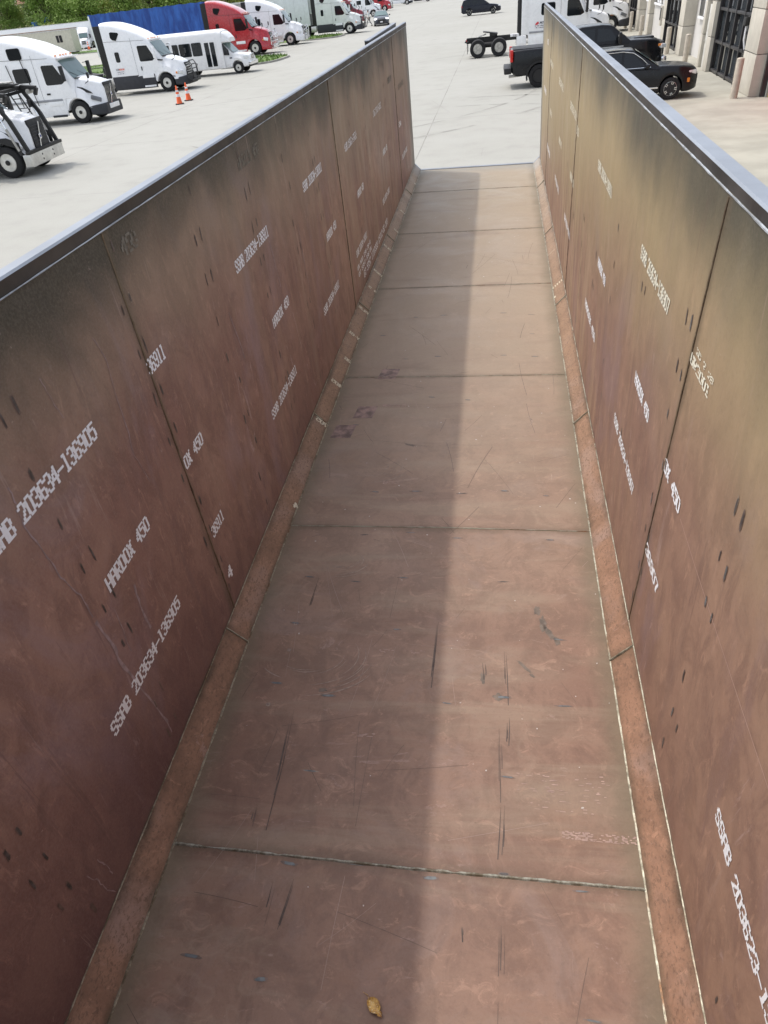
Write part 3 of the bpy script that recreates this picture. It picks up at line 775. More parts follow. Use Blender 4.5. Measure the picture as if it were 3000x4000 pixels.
for _ in range(120):
    u = rnd.uniform(-1.36, .62); v = rnd.uniform(.3, 11)**1.0; r = rnd.uniform(.0012, .0035)*(1+v*.12)
    blob(b, lambda a, c: FF(a, c, .0022), u, v, r, r*rnd.uniform(.5, 1.6), spk, rnd.uniform(0, 3), .3, 6)
# pale circular scuffs
dusty = mat('dusty_scuff', (0.285, 0.215, 0.175), 0.7, var=0.3, scale=30)
for cx, cy, r0, n in ((-0.98, 3.18, .13, 9), (-1.02, 2.40, .24, 12), (-0.95, 4.25, .22, 6), (0.1, 4.9, .2, 3)):
    for k in range(n):
        r_ = r0*(.45+.75*k/n)+rnd.uniform(-.01, .01); a0 = rnd.uniform(-2.6, -.6); a1 = a0+rnd.uniform(.5, 1.6); w = rnd.uniform(.0008, .0032)
        for q in range(10):
            f0 = a0+(a1-a0)*q/10; f1 = a0+(a1-a0)*(q+1)/10; w0 = w*sin(pi*(q+.02)/10.04); w1 = w*sin(pi*(q+.98)/10.04)
            b.face([(cx+(r_+d)*1.5*cos(f), cy+(r_+d)*sin(f), .0009+.00004*k) for f, d in ((f0, -w0), (f1, -w1), (f1, w1+.0001), (f0, w0+.0001))], dusty)
# purple-brown squares where labels were peeled off
pur = mat('unfaded_primer', (0.235, 0.155, 0.132), 0.55, var=0.45, scale=14)
for u, v in ((-0.978, 5.76), (-1.096, 5.06), (-1.234, 4.75)):
    b.face([FF(u+dx*.085+dy*.012, v+dy*.10, .0013) for dx, dy in ((-1, -1), (1, -1), (1, 1), (-1, 1))], pur)
pk = mat('worn_pink', (0.38, 0.26, 0.22), 0.6, var=0.2, scale=20)
for u0, u1, v0, n in ((-0.74, -0.32, 2.45, 14), (-0.70, -0.55, 1.908, 8), (0.14, 0.55, 1.72, 40), (0.2, 0.5, 1.64, 25), (0.33, 0.56, 1.48, 18), (-0.97, -0.72, 5.18, 12), (0.05, 0.5, 4.66, 22), (0.16, 0.5, 5.15, 14), (-0.3, 0.1, 3.95, 8)):
    for _ in range(n):
        blob(b, lambda a, c: FF(a, c, .0014), rnd.uniform(u0, u1), v0+rnd.uniform(-.05, .05)*(n > 20)+rnd.uniform(-.012, .012), rnd.uniform(.004, .016), rnd.uniform(.001, .003), pk, 0, .3, 7)
# ring spots
for u, v in ((-1.13, 2.42), (-1.155, 2.05), (-1.14, 2.62)):
    blob(b, lambda a, c: FF(a, c, .0011), u, v, .011, .011, scuff_l, 0, .1); blob(b, lambda a, c: FF(a, c, .0017), u, v, .006, .006, pur, 0, .1)
faint = mat('faint_scratch', (0.33, 0.235, 0.195), 0.6)
for _ in range(110):          # fine drag scratches
    x0 = rnd.uniform(-1.33, .58); y0 = rnd.uniform(.3, 9); L = rnd.uniform(.04, .45)*(1+.1*y0); a = rnd.gauss(pi/2, .35) if rnd.random() < .6 else rnd.uniform(0, pi); w = rnd.uniform(.0004, .0009)*(1+.12*y0); cv = rnd.uniform(-.04, .04)
    m_ = rnd.choice([streak_m, faint, streak_m, faint]); P = []
    for k in range(5):
        q = k/4; P.append(Vector((x0+cos(a)*L*q-sin(a)*cv*L*q*(1-q)*2, y0+sin(a)*L*q+cos(a)*cv*L*q*(1-q)*2, 0)))
    P = [p for p in P if -1.37 < p.x < .62]
    for p, q in zip(P, P[1:]):
        n_ = Vector((-(q-p).y, (q-p).x, 0)).normalized()*w; z_ = .0008
        b.face([(p.x-n_.x, p.y-n_.y, z_), (p.x+n_.x, p.y+n_.y, z_), (q.x+n_.x, q.y+n_.y, z_), (q.x-n_.x, q.y-n_.y, z_)], m_)
b.build('floor_marks', tr, recalc=False)

# crayon cracks of chalk on the left wall
chalk = mat('chalk_run', (0.33, 0.25, 0.25), 0.7, var=0.25, scale=25)
b = MB()
for path, w in (([(1.556, 1.814), (1.549, 1.744), (1.533, 1.659), (1.555, 1.536), (1.568, 1.405), (1.607, 1.263), (1.613, 1.111)], .004), ([(1.613, 1.111), (1.638, 0.934), (1.625, 0.862), (1.668, 0.596), (1.713, 0.308), (1.713, 0.207)], .010), ([(1.905, 1.021), (1.884, 0.89), (1.888, 0.742)], .008),
                ([(1.732, 1.053), (1.724, 0.93), (1.707, 0.791)], .003), ([(1.903, 2.013), (1.918, 1.914), (1.938, 1.814)], .002), ([(2.279, 1.984), (2.312, 1.89), (2.294, 1.798), (2.271, 1.563), (2.252, 1.459), (2.304, 1.245)], .003), ([(3.622, 1.525), (3.668, 1.352), (3.704, 1.151)], .006),
                ([(1.041, 0.374), (1.057, 0.273), (1.054, 0.197)], .003), ([(0.968, 0.396), (0.993, 0.297), (0.992, 0.208), (1.024, 0.122)], .003), ([(4.6, 1.62), (4.63, 1.4), (4.66, 1.25)], .006), ([(5.35, 1.5), (5.36, 1.2), (5.4, .9)], .006), ([(6.0, 1.4), (6.02, 1.0)], .004)):
    P = []
    for (a0, c0), (a1, c1) in zip(path, path[1:]):
        for k in range(5): P.append((a0+(a1-a0)*k/5+rnd.uniform(-.004, .004), c0+(c1-c0)*k/5+rnd.uniform(-.006, .006), w*rnd.uniform(.3, 1.1)))
    for p, q in zip(P, P[1:]):
        b.face([wl(p[0]-p[2], p[1], .0011), wl(p[0]+p[2], p[1], .0011), wl(q[0]+q[2], q[1], .0011), wl(q[0]-q[2], q[1], .0011)], chalk)
b.build('chalk_runs', tr, recalc=False)
b = MB()
line_m = mat('thin_pink_line', (0.50, 0.34, 0.28), 0.7)
P = [(2.16, 1.235), (1.9, 1.232), (1.6, 1.236), (1.3, 1.242), (1.04, 1.25), (.8, 1.255)]
for p, q in zip(P, P[1:]): b.face([wr(p[0], p[1]-.0018, .0012), wr(p[0], p[1]+.0018, .0012), wr(q[0], q[1]+.0018, .0012), wr(q[0], q[1]-.0018, .0012)], line_m)
for y0 in (2.19, 4.82):
    pass
b.build('paint_line', tr, recalc=False)

def ink_mat(name, col, worn, k):
    t = NT(name); n = t.noise(38, 6, 0.8); n2 = t.noise(3.0, 4, 0.6)
    c = t.mix(t.math('MULTIPLY', t.ss(n, 0.48, 0.70), t.ss(n2, 0.35, 0.65, k*.4, k)), col, worn)
    return t.out(c, 0.65, 0, None, 0.25)
ink = ink_mat('stencil_ink', (0.93, 0.94, 0.97), (0.40, 0.34, 0.33), 0.4)
ink_y = ink_mat('stencil_ink_warm', (0.80, 0.77, 0.63), (0.34, 0.29, 0.2), 0.6)
ink_f = mat('stencil_ink_faded', (0.17, 0.155, 0.125), 0.6, var=0.3, scale=30)
ink_p = mat('paint_pen', (0.66, 0.60, 0.46), 0.6, var=0.15, scale=40)
def LT(text, y, z, L=None, m=ink, H=0.074, **k):
    L = L or 0.0405*len(text)
    return lettering('stencil_text', text, lambda u, v: wl(y+u, z+v, 0.0018), L, H, m, tr, seed=int(y*100+z*10), **k)
def RTx(text, y, z, L=None, m=ink, H=0.070, **k):
    L = L or 0.0405*len(text)
    return lettering('stencil_text', text, lambda u, v: wr(y-u, z+v, 0.0018), L, H, m, tr, seed=int(y*100+z*10), **k)
S1 = 'SSAB 203634-136905'; S2 = 'SSAB 203634-136911'; S3 = 'SSAB 203634-136907'; HX = 'HARDOX 450'
LT(S1, 1.335, 1.668, .74); LT(HX, 1.756, 1.128, .41); LT(S1, 1.415, 0.636, .74)
LT(S1, -0.45, 1.668, .74); LT(HX, -0.03, 1.128, .41); LT(S1, -0.37, 0.636, .74)
LT('36911', 2.585, 1.660, .19); LT('OX 450', 2.62, 1.118, .255); LT('36911', 2.66, 0.628, .18); LT('4', 2.68, 0.285, .065, H=.085)
LT(S2, 3.885, 1.648, .725); LT(HX, 4.33, 1.103, .44); LT(S2, 3.925, 0.612, .71)
LT(S2, 5.68, 1.650, .72); LT(HX, 6.22, 1.093, .44); LT(S2, 5.72, 0.603, .72)
LT(HX, 0.70, 2.16, .42, ink_f, drop=.1); LT('450', 2.70, 2.15, .15, ink_f, drop=.2); LT(HX, 4.3, 2.12, .45, ink_f, drop=.25)
LT(S2, 7.5, 1.57, .74, ink, drop=.25); LT(HX, 7.9, 1.03, .42); LT(S2, 7.45, 0.53, .74)
LT(S2, 9.5, 1.56, .70, ink, drop=.35); LT(HX, 10.0, 1.02, .42); LT(S2, 9.6, .50, .72)
LT('450', 11.85, 1.03, .3, ink, drop=.2); LT(S2, 12.1, 1.5, .7, ink_f, drop=.3); LT(S2, 12.0, .55, .72, ink); LT('SSAB 20', 11.0, 1.72, .4, ink_f)
LT('UX MID 230 28-8', 7.42, .40, .95, H=.05); LT('07 5357 236 DX', 7.45, .32, .95, H=.05); LT('07 5357 1710333 15712-52 203', 7.75, .20, 2.1, H=.085, drop=.05)
RTx(S3, 3.56, 1.765, .72, ink_y); RTx(HX, 3.31, 1.205, .41); RTx(S3, 3.75, 0.700, .76)
RTx('OX 450', 2.50, 1.225, .31); RTx('36907', 2.56, 0.700, .30); RTx('SSAB 203623-136907', 1.215, 0.755, .74)
RTx('UR2001', 2.41, 1.775, .28, m=ink_y, H=.042, drop=.15); RTx('ID 2 26', 2.36, 1.835, .25, m=ink_y, H=.025, drop=.25)
RTx('SSAB 203634-136911', 5.48, 1.74, .78, ink_y); RTx(HX, 5.6, 0.68, .72); RTx(HX, 5.05, 1.2, .42)
for y in (7.6, 9.3, 11.2): RTx(S2, y+.4, 1.74, .72, ink_y, drop=.1); RTx(HX, y, 1.19, .42, ink_y); RTx(S2, y+.4, .68, .74)
RTx(S2, 12.9, 1.25, .6, ink); RTx('ID 236', 7.2, 1.66, .2, ink_y); RTx('450', 12.4, 1.9, .2, ink)
# faint words worn off the floor plates
lettering('stencil_text', 'SSAB 203634', lambda u, v: (0.33+u, 1.47+v, .0015), .36, .035, pk, tr, drop=.45, seed=3)
lettering('stencil_text', '136222', lambda u, v: (-0.97+u, 5.15+v, .0015), .22, .035, pk, tr, drop=.3, seed=4)
lettering('stencil_text', 'R22', lambda u, v: (-0.80+u, 4.02+v, .0015), .12, .03, pk, tr, drop=.2, seed=5)
# paint pen notes across the corner plates
def CL(u, v, y): return (-1.390-u*0.707+.0015, y+v, u*0.707+.0025)
for i, (y, s) in enumerate(((12.7, '4'), (10.94, 'Y5L'), (10.04, 'X2'), (9.24, 'Y5L24'), (8.30, '15624'), (7.78, '4 5'), (7.15, 'Y5L26'), (6.5, 'Y-01'), (5.98, '26'), (5.48, '405'), (4.80, '705'), (3.70, '4'))):
    lettering('paint_pen_note', s, lambda u, v, y=y: CL(u, v, y), min(.14, .04*len(s)), .055, ink_p, tr, seed=i, fat=1.25)
def CR(u, v, y): return (0.642+u*0.707-.0015, y+v, u*0.707+.0025)
for i, (y, s) in enumerate(((8.8, '----'), (7.72, '11111'), (7.45, '4'))):
    lettering('paint_pen_note', s, lambda u, v, y=y: CR(u, v, y), .030*len(s), .05, ink_p, tr, seed=30+i, fat=1.3)

# rear lip, posts, underside
b = MB(); b.box((-0.374, Y1+.045, -0.055), (2.03, 0.09, 0.13), rail_cap, bev=.01); b.build('rear_sill', tr)
for x, s in ((-1.445, -1), (0.697, 1)):
    b = MB(); rot = Matrix.Rotation(s*radians(-45), 4, 'Y')
    b.box((x+s*.02, Y1+.045, 0.035), (0.19, 0.088, 0.05), rail_cap, rot=rot, bev=.008); b.build('sill_gusset', tr)
b = MB(); b.bar((XL(.1)-.035, Y1+.02, 0.06), (XL(2.2)-.030, Y1+.02, RT(Y1)-.055), .055, .05, rail_cap); b.build('rear_post', tr)
b = MB(); b.bar((XR(.1)+.035, Y1+.02, 0.06), (XR(2.2)+.036, Y1+.02, RR(Y1)-.045), .055, .05, rail_cap); b.build('rear_post', tr)
b = MB(); b.box((-1.655, 11.75, 2.235), (0.055, 2.9, 0.10), rail_in, bev=.006); b.box((-1.655, 11.75, 2.288), (0.06, 2.92, .008), rail_cap); b.build('tarp_arm', tr)
b = MB(); b.box((-1.63, 13.15, 2.20), (0.12, .08, .08), rail_in, bev=.008); b.build('arm_pivot', tr)
for y in frange(0.2, 13.2, 1.3):
    for x, s in ((-1.575, -1), (0.80, 1)):
        b = MB(); b.box((x, y, 1.17), (0.07, 0.10, 2.05), outer_m, bev=.012); b.build('side_post', tr)
for x in (-0.9, 0.15):
    b = MB(); b.box((x, 6.7, -0.17), (0.10, 13.6, 0.28), outer_m, bev=.01); b.build('frame_rail', tr)
for y in (9.2, 10.6, 12.0):
    b = MB(); b.lathe([(.06, -1.15), (.06, 1.15)], outer_m, 12, 'x', (-0.374, y, -0.78)); b.build('axle', tr)
    for x, sd in ((-1.35, 1), (0.60, -1)):
        tm_, rm_ = wheel_meshes(1.0, .28, .58, 'truck_rear')
        w_ = bpy.data.objects.new('wheel', tm_); COL.objects.link(w_); w_.parent = tr; w_.location = (x, y, -0.80); w_.rotation_euler = (0, 0, -pi/2 if sd > 0 else pi/2)
        r_ = bpy.data.objects.new('rim', rm_); COL.objects.link(r_); r_.parent = w_
for x in (-1.1, 0.35):
    b = MB(); b.box((x, 2.6, -0.75), (.12, .12, 1.05), outer_m, bev=.01); b.box((x, 2.6, -1.26), (.3, .3, .03), outer_m); b.build('landing_leg', tr)

# leaf on the trailer floor
t = NT('dry_leaf_gold')
c = t.mix(t.ss(t.noise(60, 5, .7), .4, .62), (0.62, 0.40, 0.12), (0.30, 0.13, 0.03)); c = t.mix(t.ss(t.noise(130, 3), .55, .7), c, (0.80, 0.72, 0.45))
leaf_m = t.out(c, .45, 0, t.bump(t.noise(90, 4), .8, .004))
lf = thing('dry_leaf', 'curled golden dry leaf lying on the trailer floor near the bottom of the picture', 'leaf')
lf.matrix_world = TM @ Matrix.Translation((-0.395, 0.772, 0.004)) @ Matrix.Rotation(-0.75, 4, 'Z')
b = MB(); prof = [(0.034, .003), (0.026, .010), (0.02, .006), (0.012, .016), (0.0, .019), (-0.012, .020), (-0.022, .015), (-0.03, .006)]; rings = []
for x, w in prof:
    rings.append([Vector((x*1.15+rnd.uniform(-.002, .002), w*k/3*1.1*(1+rnd.uniform(-.2, .2)), .005+.010*abs(k/3)**1.4+rnd.uniform(0, .004))) for k in range(-3, 4)])
b.skin(rings, leaf_m, closed=False); b.build('blade', lf, recalc=False)
b = MB(); b.tube([(-0.034, 0, .008), (-0.05, .004, .004), (-0.068, -.003, .005)], [.0018, .0012, .001], leaf_m, 5); b.build('stalk', lf)

# ------------------------------------------------------------------ semi tractors
def side_panel(b, poly, y, th, m):
    s = 1 if y > 0 else -1
    b.panel([(x, y, z) for x, z in poly], (0, s, 0), th, m)
def rrect(x0, x1, z0, z1, r=0.06, n=3):
    out = []
    for cx, cz, a0 in ((x1-r, z1-r, 0), (x0+r, z1-r, pi/2), (x0+r, z0+r, pi), (x1-r, z0+r, 1.5*pi)):
        for k in range(n+1): a = a0+pi/2*k/n; out.append((cx+r*cos(a), cz+r*sin(a)))
    return out

def semi(label, loc, rz=0.0, paint=white_paint, style='c', sleeper=3.7, skirt=None, bar=None, group=None, rear=True, rimst='truck', fifth=True,
         vis_detail=True, logo=None, steps=True, name='semi_truck', extender=True, axles=None):
    T = thing(name, label, 'semi truck', loc, rz, group)
    volvo = style in ('v', 'h')
    skirt = skirt or (paint if volvo else dgrey)
    ax = .48 if style == 'h' else 0.0
    S = -sleeper; D0 = .42 if not volvo else .52; zb0 = 1.94
    low = style == 'h'
    # hood with fenders
    b = MB()
    if not volvo:
        z1 = curve([(-.8, 2.03), (-.3, 2.00), (.35, 1.86), (.85, 1.70), (1.12, 1.55), (1.24, 1.25)])
        body(b, paint, -.75, 1.24, .08, curve([(-.75, .62), (.6, .62), (1.0, .66), (1.24, .72)]), z1, curve([(-.75, 1.20), (.7, 1.19), (1.05, 1.05), (1.24, .74)]),
             curve([(-.75, 1.19), (.5, 1.15), (.95, .98), (1.24, .66)]), curve([(-.75, 1.02), (-.1, .90), (.7, .72), (1.24, .56)]), curve([(-.75, .18), (1.24, .16)]), [(0, .5, .61)], .03)
    else:
        z1 = curve([(-.8, 2.05), (-.3, 2.03), (.4, 1.92), (.95, 1.78), (1.22, 1.66), (1.32, 1.45)])
        body(b, paint, -.75, 1.32, .08, curve([(-.75, .62), (.6, .62), (1.05, .66), (1.32, .70)]), z1, curve([(-.75, 1.20), (.62, 1.19), (1.02, 1.02), (1.32, .66)]),
             curve([(-.75, 1.18), (.4, 1.10), (.9, .88), (1.32, .60)]), curve([(-.75, 1.0), (0, .84), (.8, .70), (1.32, .58)]), curve([(-.75, .20), (1.32, .12)]), [(ax, .5, .61)], .035)
    b.build('hood', T, 40)
    # cab and sleeper
    b = MB()
    if not volvo: keys = [(-.48+D0, zb0), (-1.06+D0, 2.80), (-1.14+D0, 2.90), (-1.35+D0, 3.10), (-1.65+D0*.7, 3.36), (-2.0+D0*.3, 3.58), (-2.45, 3.79), (-2.95, 3.93), (-3.4, 3.99), (-5, 4.0)]
    elif low: keys = [(-.48+D0, 1.90), (-1.04+D0, 2.42), (-1.14+D0, 2.46), (-1.6, 2.52), (-5, 2.55)]
    else: keys = [(-.48+D0, zb0), (-1.04+D0, 2.76), (-1.10+D0, 2.88), (-1.30+D0, 3.06), (-1.6+D0*.7, 3.30), (-2.0+D0*.3, 3.55), (-2.5, 3.74), (-3.0, 3.86), (-3.5, 3.93), (-5, 3.96)]
    zt = lin(keys)
    body(b, paint, S, -.48+D0, .12, lin([(S, .62), (-.66, .62), (-.60, 1.12), (.2, 1.12)]), zt, 1.21, 1.21, lin([(-.48+D0, .98), (-1.06+D0, 1.04), (-1.4+D0, 1.10), (-2.2, 1.18), (-5, 1.20)]), lin([(-.5+D0, .10), (-1.1+D0, .12), (-1.5+D0, .22), (-2.4, .26), (-5, .2)]), (), .03, extra=[-1.06+D0, -1.14+D0, -1.04+D0, -1.10+D0, -.66, -.60])
    b.build('cab', T, 38)
    # windscreen
    def ws(name, w0, w1, m, xa=-.50+D0, za=None, xb=-1.04+D0, zb=None, off=.02):
        za_ = zt(xa) if za is None else za; zb_ = zt(xb) if zb is None else zb
        b = MB(); R = []
        for i in range(5):
            s = i/4; x = xa+(xb-xa)*s; z = za_+(zb_-za_)*s; w = w0+(w1-w0)*s
            R.append([Vector((x+off*.8-.05*(k/6)**2*0, w*k/6, z+off*.6+.035*(1-(abs(k)/6)**2))) for k in range(-6, 7)])
        b.skin(R, m, closed=False); return b.build(name, T, recalc=True)
    ws('windshield', .90, .96, glass_green)
    b = MB(); b.box((-.42+D0, 0, zt(-.48+D0)+.04), (.16, 1.7, .03), blackp, bev=.01)
    for y in (-.35, .45): b.bar((-.50+D0, y, zt(-.5+D0)+.06), (-.66+D0, y-.45, zt(-.66+D0)+.06), .02, .02, blackp)
    b.build('wiper', T)
    if not volvo or style == 'p':
        b = MB(); b.box((-1.08+D0, 0, 2.90), (.14, 1.9, .08), paint, bev=.03); b.build('sun_visor', T)
    else:
        b = MB(); b.bar((-1.0+D0, -1.0, zt(-1.1+D0)+.0), (-1.0+D0, 1.0, zt(-1.1+D0)+.0), .30, .05, paint if style == 'v' else blackp); b.build('sun_visor', T)
    for y in (-.8, -.3, 0, .3, .8):
        b = MB(); b.box((-1.15+D0, y, zt(-1.15+D0)+.06), (.07, .10, .05), lamp_amber, bev=.015); b.build('marker_light', T)
    for s in (-1, 1):
        # door, window, handle
        q = lambda P: [(x+D0*(1 if z > 1.3 else .25), (z-1.0)*(.97 if not low else .76)+.98) for x, z in P]
        b = MB(); side_panel(b, q([(-.90, 1.10), (-.66, 1.45), (-.66, 1.72), (-.74, 1.96), (-1.16, 2.80), (-1.98, 2.82), (-1.98, 1.31), (-1.98, 1.02)]), s*1.211, .006, paint); d = b.build('door', T)
        b = MB()
        side_panel(b, q([(-.84, 1.96), (-1.22, 2.70), (-1.84, 2.72), (-1.90, 2.66), (-1.90, 1.90), (-1.84, 1.84), (-1.05, 1.84)]), s*1.218, .006, glass); b.build('door_window', d)
        b = MB(); b.box((-1.82+D0*.8, s*1.235, 1.42), (.07, .025, .22) if not volvo else (.20, .025, .08), blackp, bev=.01); b.build('handle', d)
        # seams
        b = MB()
        for x in (-2.04+D0*.5,): side_panel(b, [(x, .66), (x+.012, .66), (x+.012, 3.1 if not low else 2.3), (x, 3.1 if not low else 2.3)], s*1.2115, .002, dgrey)
        if not low: side_panel(b, [(-.9, 2.905), (-.9, 2.92), (S+.05, 3.02), (S+.05, 3.005)], s*1.2115, .002, dgrey)
        b.build('body_seam', T)
        if sleeper > 2.6 and not low:
            b = MB()
            if not volvo: side_panel(b, rrect(-3.12, -2.82, 1.86, 2.42, .08), s*1.2115, .008, glass)
            else: side_panel(b, rrect(-2.98, -2.12, 1.98, 2.60, .10), s*1.2115, .008, glass)
            b.build('sleeper_window', T)
            b = MB()
            if not volvo: side_panel(b, [(-2.78, 3.02), (-3.02, 3.08), (-3.12, 3.2), (-3.10, 3.46), (-2.98, 3.50), (-2.55, 3.44), (-2.50, 3.36)], s*1.207, .010, glass)
            elif style == 'v': side_panel(b, rrect(-2.95, -2.22, 2.98, 3.46, .09), s*1.209, .008, glass)
            else: side_panel(b, rrect(-3.4, -2.9, 3.05, 3.35, .09), s*1.209, .008, glass)
            b.build('sleeper_window', T)
            if not volvo:
                b = MB(); side_panel(b, rrect(-3.42, -2.5, 1.12, 1.66, .04), s*1.2115, .004, paint); b.build('luggage_door', T)
        # skirts and steps
        b = MB(); b.box(((S-.66)/2, s*1.17, .70), (-S-.68, .09, .78 if not volvo else .60), skirt, bev=.03); b.build('side_skirt', T)
        if volvo:
            b = MB(); b.box(((S-.70)/2, s*1.225, 1.13), (-S-.80, .03, .10), mat('grey_trim', (.30, .31, .33), .4), bev=.008); b.build('trim_strip', T)
            b = MB(); side_panel(b, [(.05, 1.46), (.12, 1.62), (.40, 1.56), (.80, 1.34), (.86, 1.26), (.45, 1.36)], s*.985, .035, blackp); vnt = b.build('fender_vent', T)
        else:
            b = MB(); side_panel(b, [(-.62, 1.80), (-.62, 1.90), (.05, 1.80), (.02, 1.74)], s*1.10, .05, blackp); b.build('fender_vent', T)
        if steps:
            sm = white_paint if not volvo else skirt
            b = MB(); b.box((-1.15, s*1.222, .98), (.80, .04, .20), sm, bev=.01); b.build('step', T)
            b = MB(); b.box((-1.15, s*1.225, .42), (.80, .05, .10), sm if not volvo else dgrey, bev=.01); b.build('step', T)
        if extender:
            b = MB(); b.box((S-.22, s*1.185, 2.45), (.46, .05, 2.85), skirt if volvo and style == 'v' and loc[0] < 0 and False else (frame_blk if not volvo else paint), bev=.015); b.build('side_extender', T)
            if volvo:
                b = MB(); b.box((S-.52, s*1.17, 2.3), (.22, .05, 2.5), blackp, bev=.01); b.build('rubber_flap', T)
        # mirrors
        b = MB(); mx = D0; mz = 0 if not low else -.25
        b.bar((-.78+mx, s*1.20, 1.98+mz), (-.72+mx, s*1.46, 2.02+mz), .04, .05, blackp); b.bar((-.82+mx, s*1.12, 2.52+mz), (-.72+mx, s*1.46, 2.52+mz), .03, .03, blackp)
        b.box((-.72+mx, s*1.48, 2.25+mz), (.14, .22, .66), paint if (not volvo and paint is not red_paint and bar == 'black') else blackp, bev=.04); mm = b.build('mirror', T)
        b = MB(); b.tube([(.55, s*.85, 1.72), (.78, s*.96, 1.80), (.86, s*.98, 2.0)], .018, blackp, 6); b.box((.86, s*.98, 2.06), (.07, .18, .26), blackp, bev=.03); b.build('hood_mirror', T)
        # headlamps
        b = MB()
        if not volvo:
            b.box((.98, s*.96, 1.05), (.40, .20, .24), lamp_white, rot=Matrix.Rotation(s*-.55, 4, 'Z') @ Matrix.Rotation(.25, 4, 'Y'), bev=.06)
            b.box((.80, s*1.08, 1.02), (.16, .08, .12), lamp_amber, rot=Matrix.Rotation(s*-.3, 4, 'Z'), bev=.02)
        elif style == 'v':
            b.box((.95, s*.955, 1.04), (.52, .12, .20), mat('headlamp_smoke', (.16, .17, .19), .15), rot=Matrix.Rotation(s*-.50, 4, 'Z') @ Matrix.Rotation(.35, 4, 'Y'), bev=.05)
        else:
            for dx in (0, .16):
                b.lathe([(.10, 0), (.095, .06), (.03, .08), (.005, .082)], lamp_white, 14, 'x', (1.10-dx*.45, s*(.84+dx), .92))
        b.build('headlight', T)
        wheel(T, ax, s*1.03, 1.02, .30, s, .58, rimst)
    # bumper
    b = MB()
    if style == 'h':
        bx = alu
        b.box((1.42, 0, .52), (.05, 2.5, .40), bx, bev=.015); b.box((1.30, -1.20, .52), (.3, .08, .38), bx, rot=Matrix.Rotation(.25, 4, 'Z'), bev=.01); b.box((1.30, 1.20, .52), (.3, .08, .38), bx, rot=Matrix.Rotation(-.25, 4, 'Z'), bev=.01)
        b.box((1.38, 0, .76), (.16, 2.56, .10), frame_blk, bev=.01)
        for y in (-.42, .42):
            for z in (.45, .60): b.lathe([(.035, 0), (.03, .01)], blackp, 8, 'x', (1.445, y, z))
    else:
        lowc = dgrey if not (paint in (red_paint, dark_red) or style == 'p') else paint
        body(b, lowc, .60, 1.38, .10, curve([(.6, .34), (1.38, .30)]), curve([(.6, .74), (1.38, .80)]), curve([(.6, 1.21), (1.0, 1.16), (1.38, .88)]), curve([(.6, 1.21), (1.0, 1.16), (1.38, .88)]), curve([(.6, 1.19), (1.0, 1.12), (1.38, .84)]), .05, [(0, .5, .61)])
        if volvo: b.box((1.36, 0, .62), (.10, 1.1, .22), paint, bev=.03)
    b.build('bumper', T)
    # grille
    b = MB()
    if not volvo:
        b.box((1.20, 0, 1.14), (.10, .92, .72), blackp, rot=Matrix.Rotation(-.10, 4, 'Y'), bev=.04); g = b.build('grille', T)
        b = MB()
        for k in range(5): b.box((1.265+.0*k, 0, .88+.13*k), (.05, .84-.02*k, .035), chrome if paint is not old_white else dgrey, bev=.01)
        b.build('grille_bars', g)
    else:
        gw = 1.0 if style == 'v' else 1.06
        b.box((1.315, 0, 1.18), (.07, gw, 1.0), blackp, rot=Matrix.Rotation(-.05, 4, 'Y'), bev=.02, top=None); g = b.build('grille', T)
        b = MB()
        if style == 'v':
            for k in range(-4, 5):
                b.bar((1.365, k*.115-.06, .70), (1.345, k*.115+.06, 1.54), .012, .012, steel_dull)
                b.bar((1.365, k*.115+.06, .70), (1.345, k*.115-.06, 1.54), .012, .012, steel_dull)
        else:
            for k in range(9): b.box((1.36, 0, .72+.095*k), (.02, 1.0, .018), dgrey)
        b.build('grille_mesh', g)
        b = MB(); b.bar((1.39, -.30, .66), (1.375, .14, 1.56), .025, .05, chrome); b.build('diagonal_bar', g)
        b = MB(); b.box((1.40, -.07, 1.12), (.03, .17, .17), chrome, rot=Matrix.Rotation(.15, 4, 'X'), bev=.02); b.lathe([(.045, 0), (.03, .012)], ink_blue, 12, 'x', (1.416, -.07, 1.12)); b.build('emblem', g)
    b = MB(); b.box((-.8, 0, .70), (3.2, .9, .5), frame_blk); b.box((.5, 0, .68), (1.3, .8, .22), frame_blk); b.bar((0, -.9, .5), (0, .9, .5), .10, .12, frame_blk); b.build('under_body', T)
    # bull bar
    if bar:
        m = chrome if bar == 'chrome' else blackp; b = MB(); r = .028
        for s in (-1, 1):
            b.tube([(1.46, s*.42, .40), (1.62, s*.42, .6), (1.64, s*.42, 1.35), (1.50, s*.40, 1.58)], r, m, 7)
            b.tube([(1.62, s*.42, 1.30), (1.60, s*.80, 1.26), (1.46, s*1.02, 1.12), (1.44, s*1.04, .62), (1.58, s*.85, .50), (1.62, s*.42, .50)], r, m, 7)
            b.tube([(1.50, s*1.02, .85), (1.62, s*.42, .85)], r*.8, m, 6)
        for z, x in ((1.56, 1.51), (1.35, 1.64), (1.12, 1.66), (.88, 1.66), (.62, 1.64)): b.tube([(x, -.42, z), (x, .42, z)], r, m, 7)
        b.box((1.60, 0, .46), (.08, 1.7, .14), m, bev=.02)
        if bar == 'chrome': b.box((1.60, 0, .52), (.03, 1.9, .26), chrome, bev=.01)
        b.build('bull_bar', T)
    if logo: logo(T)
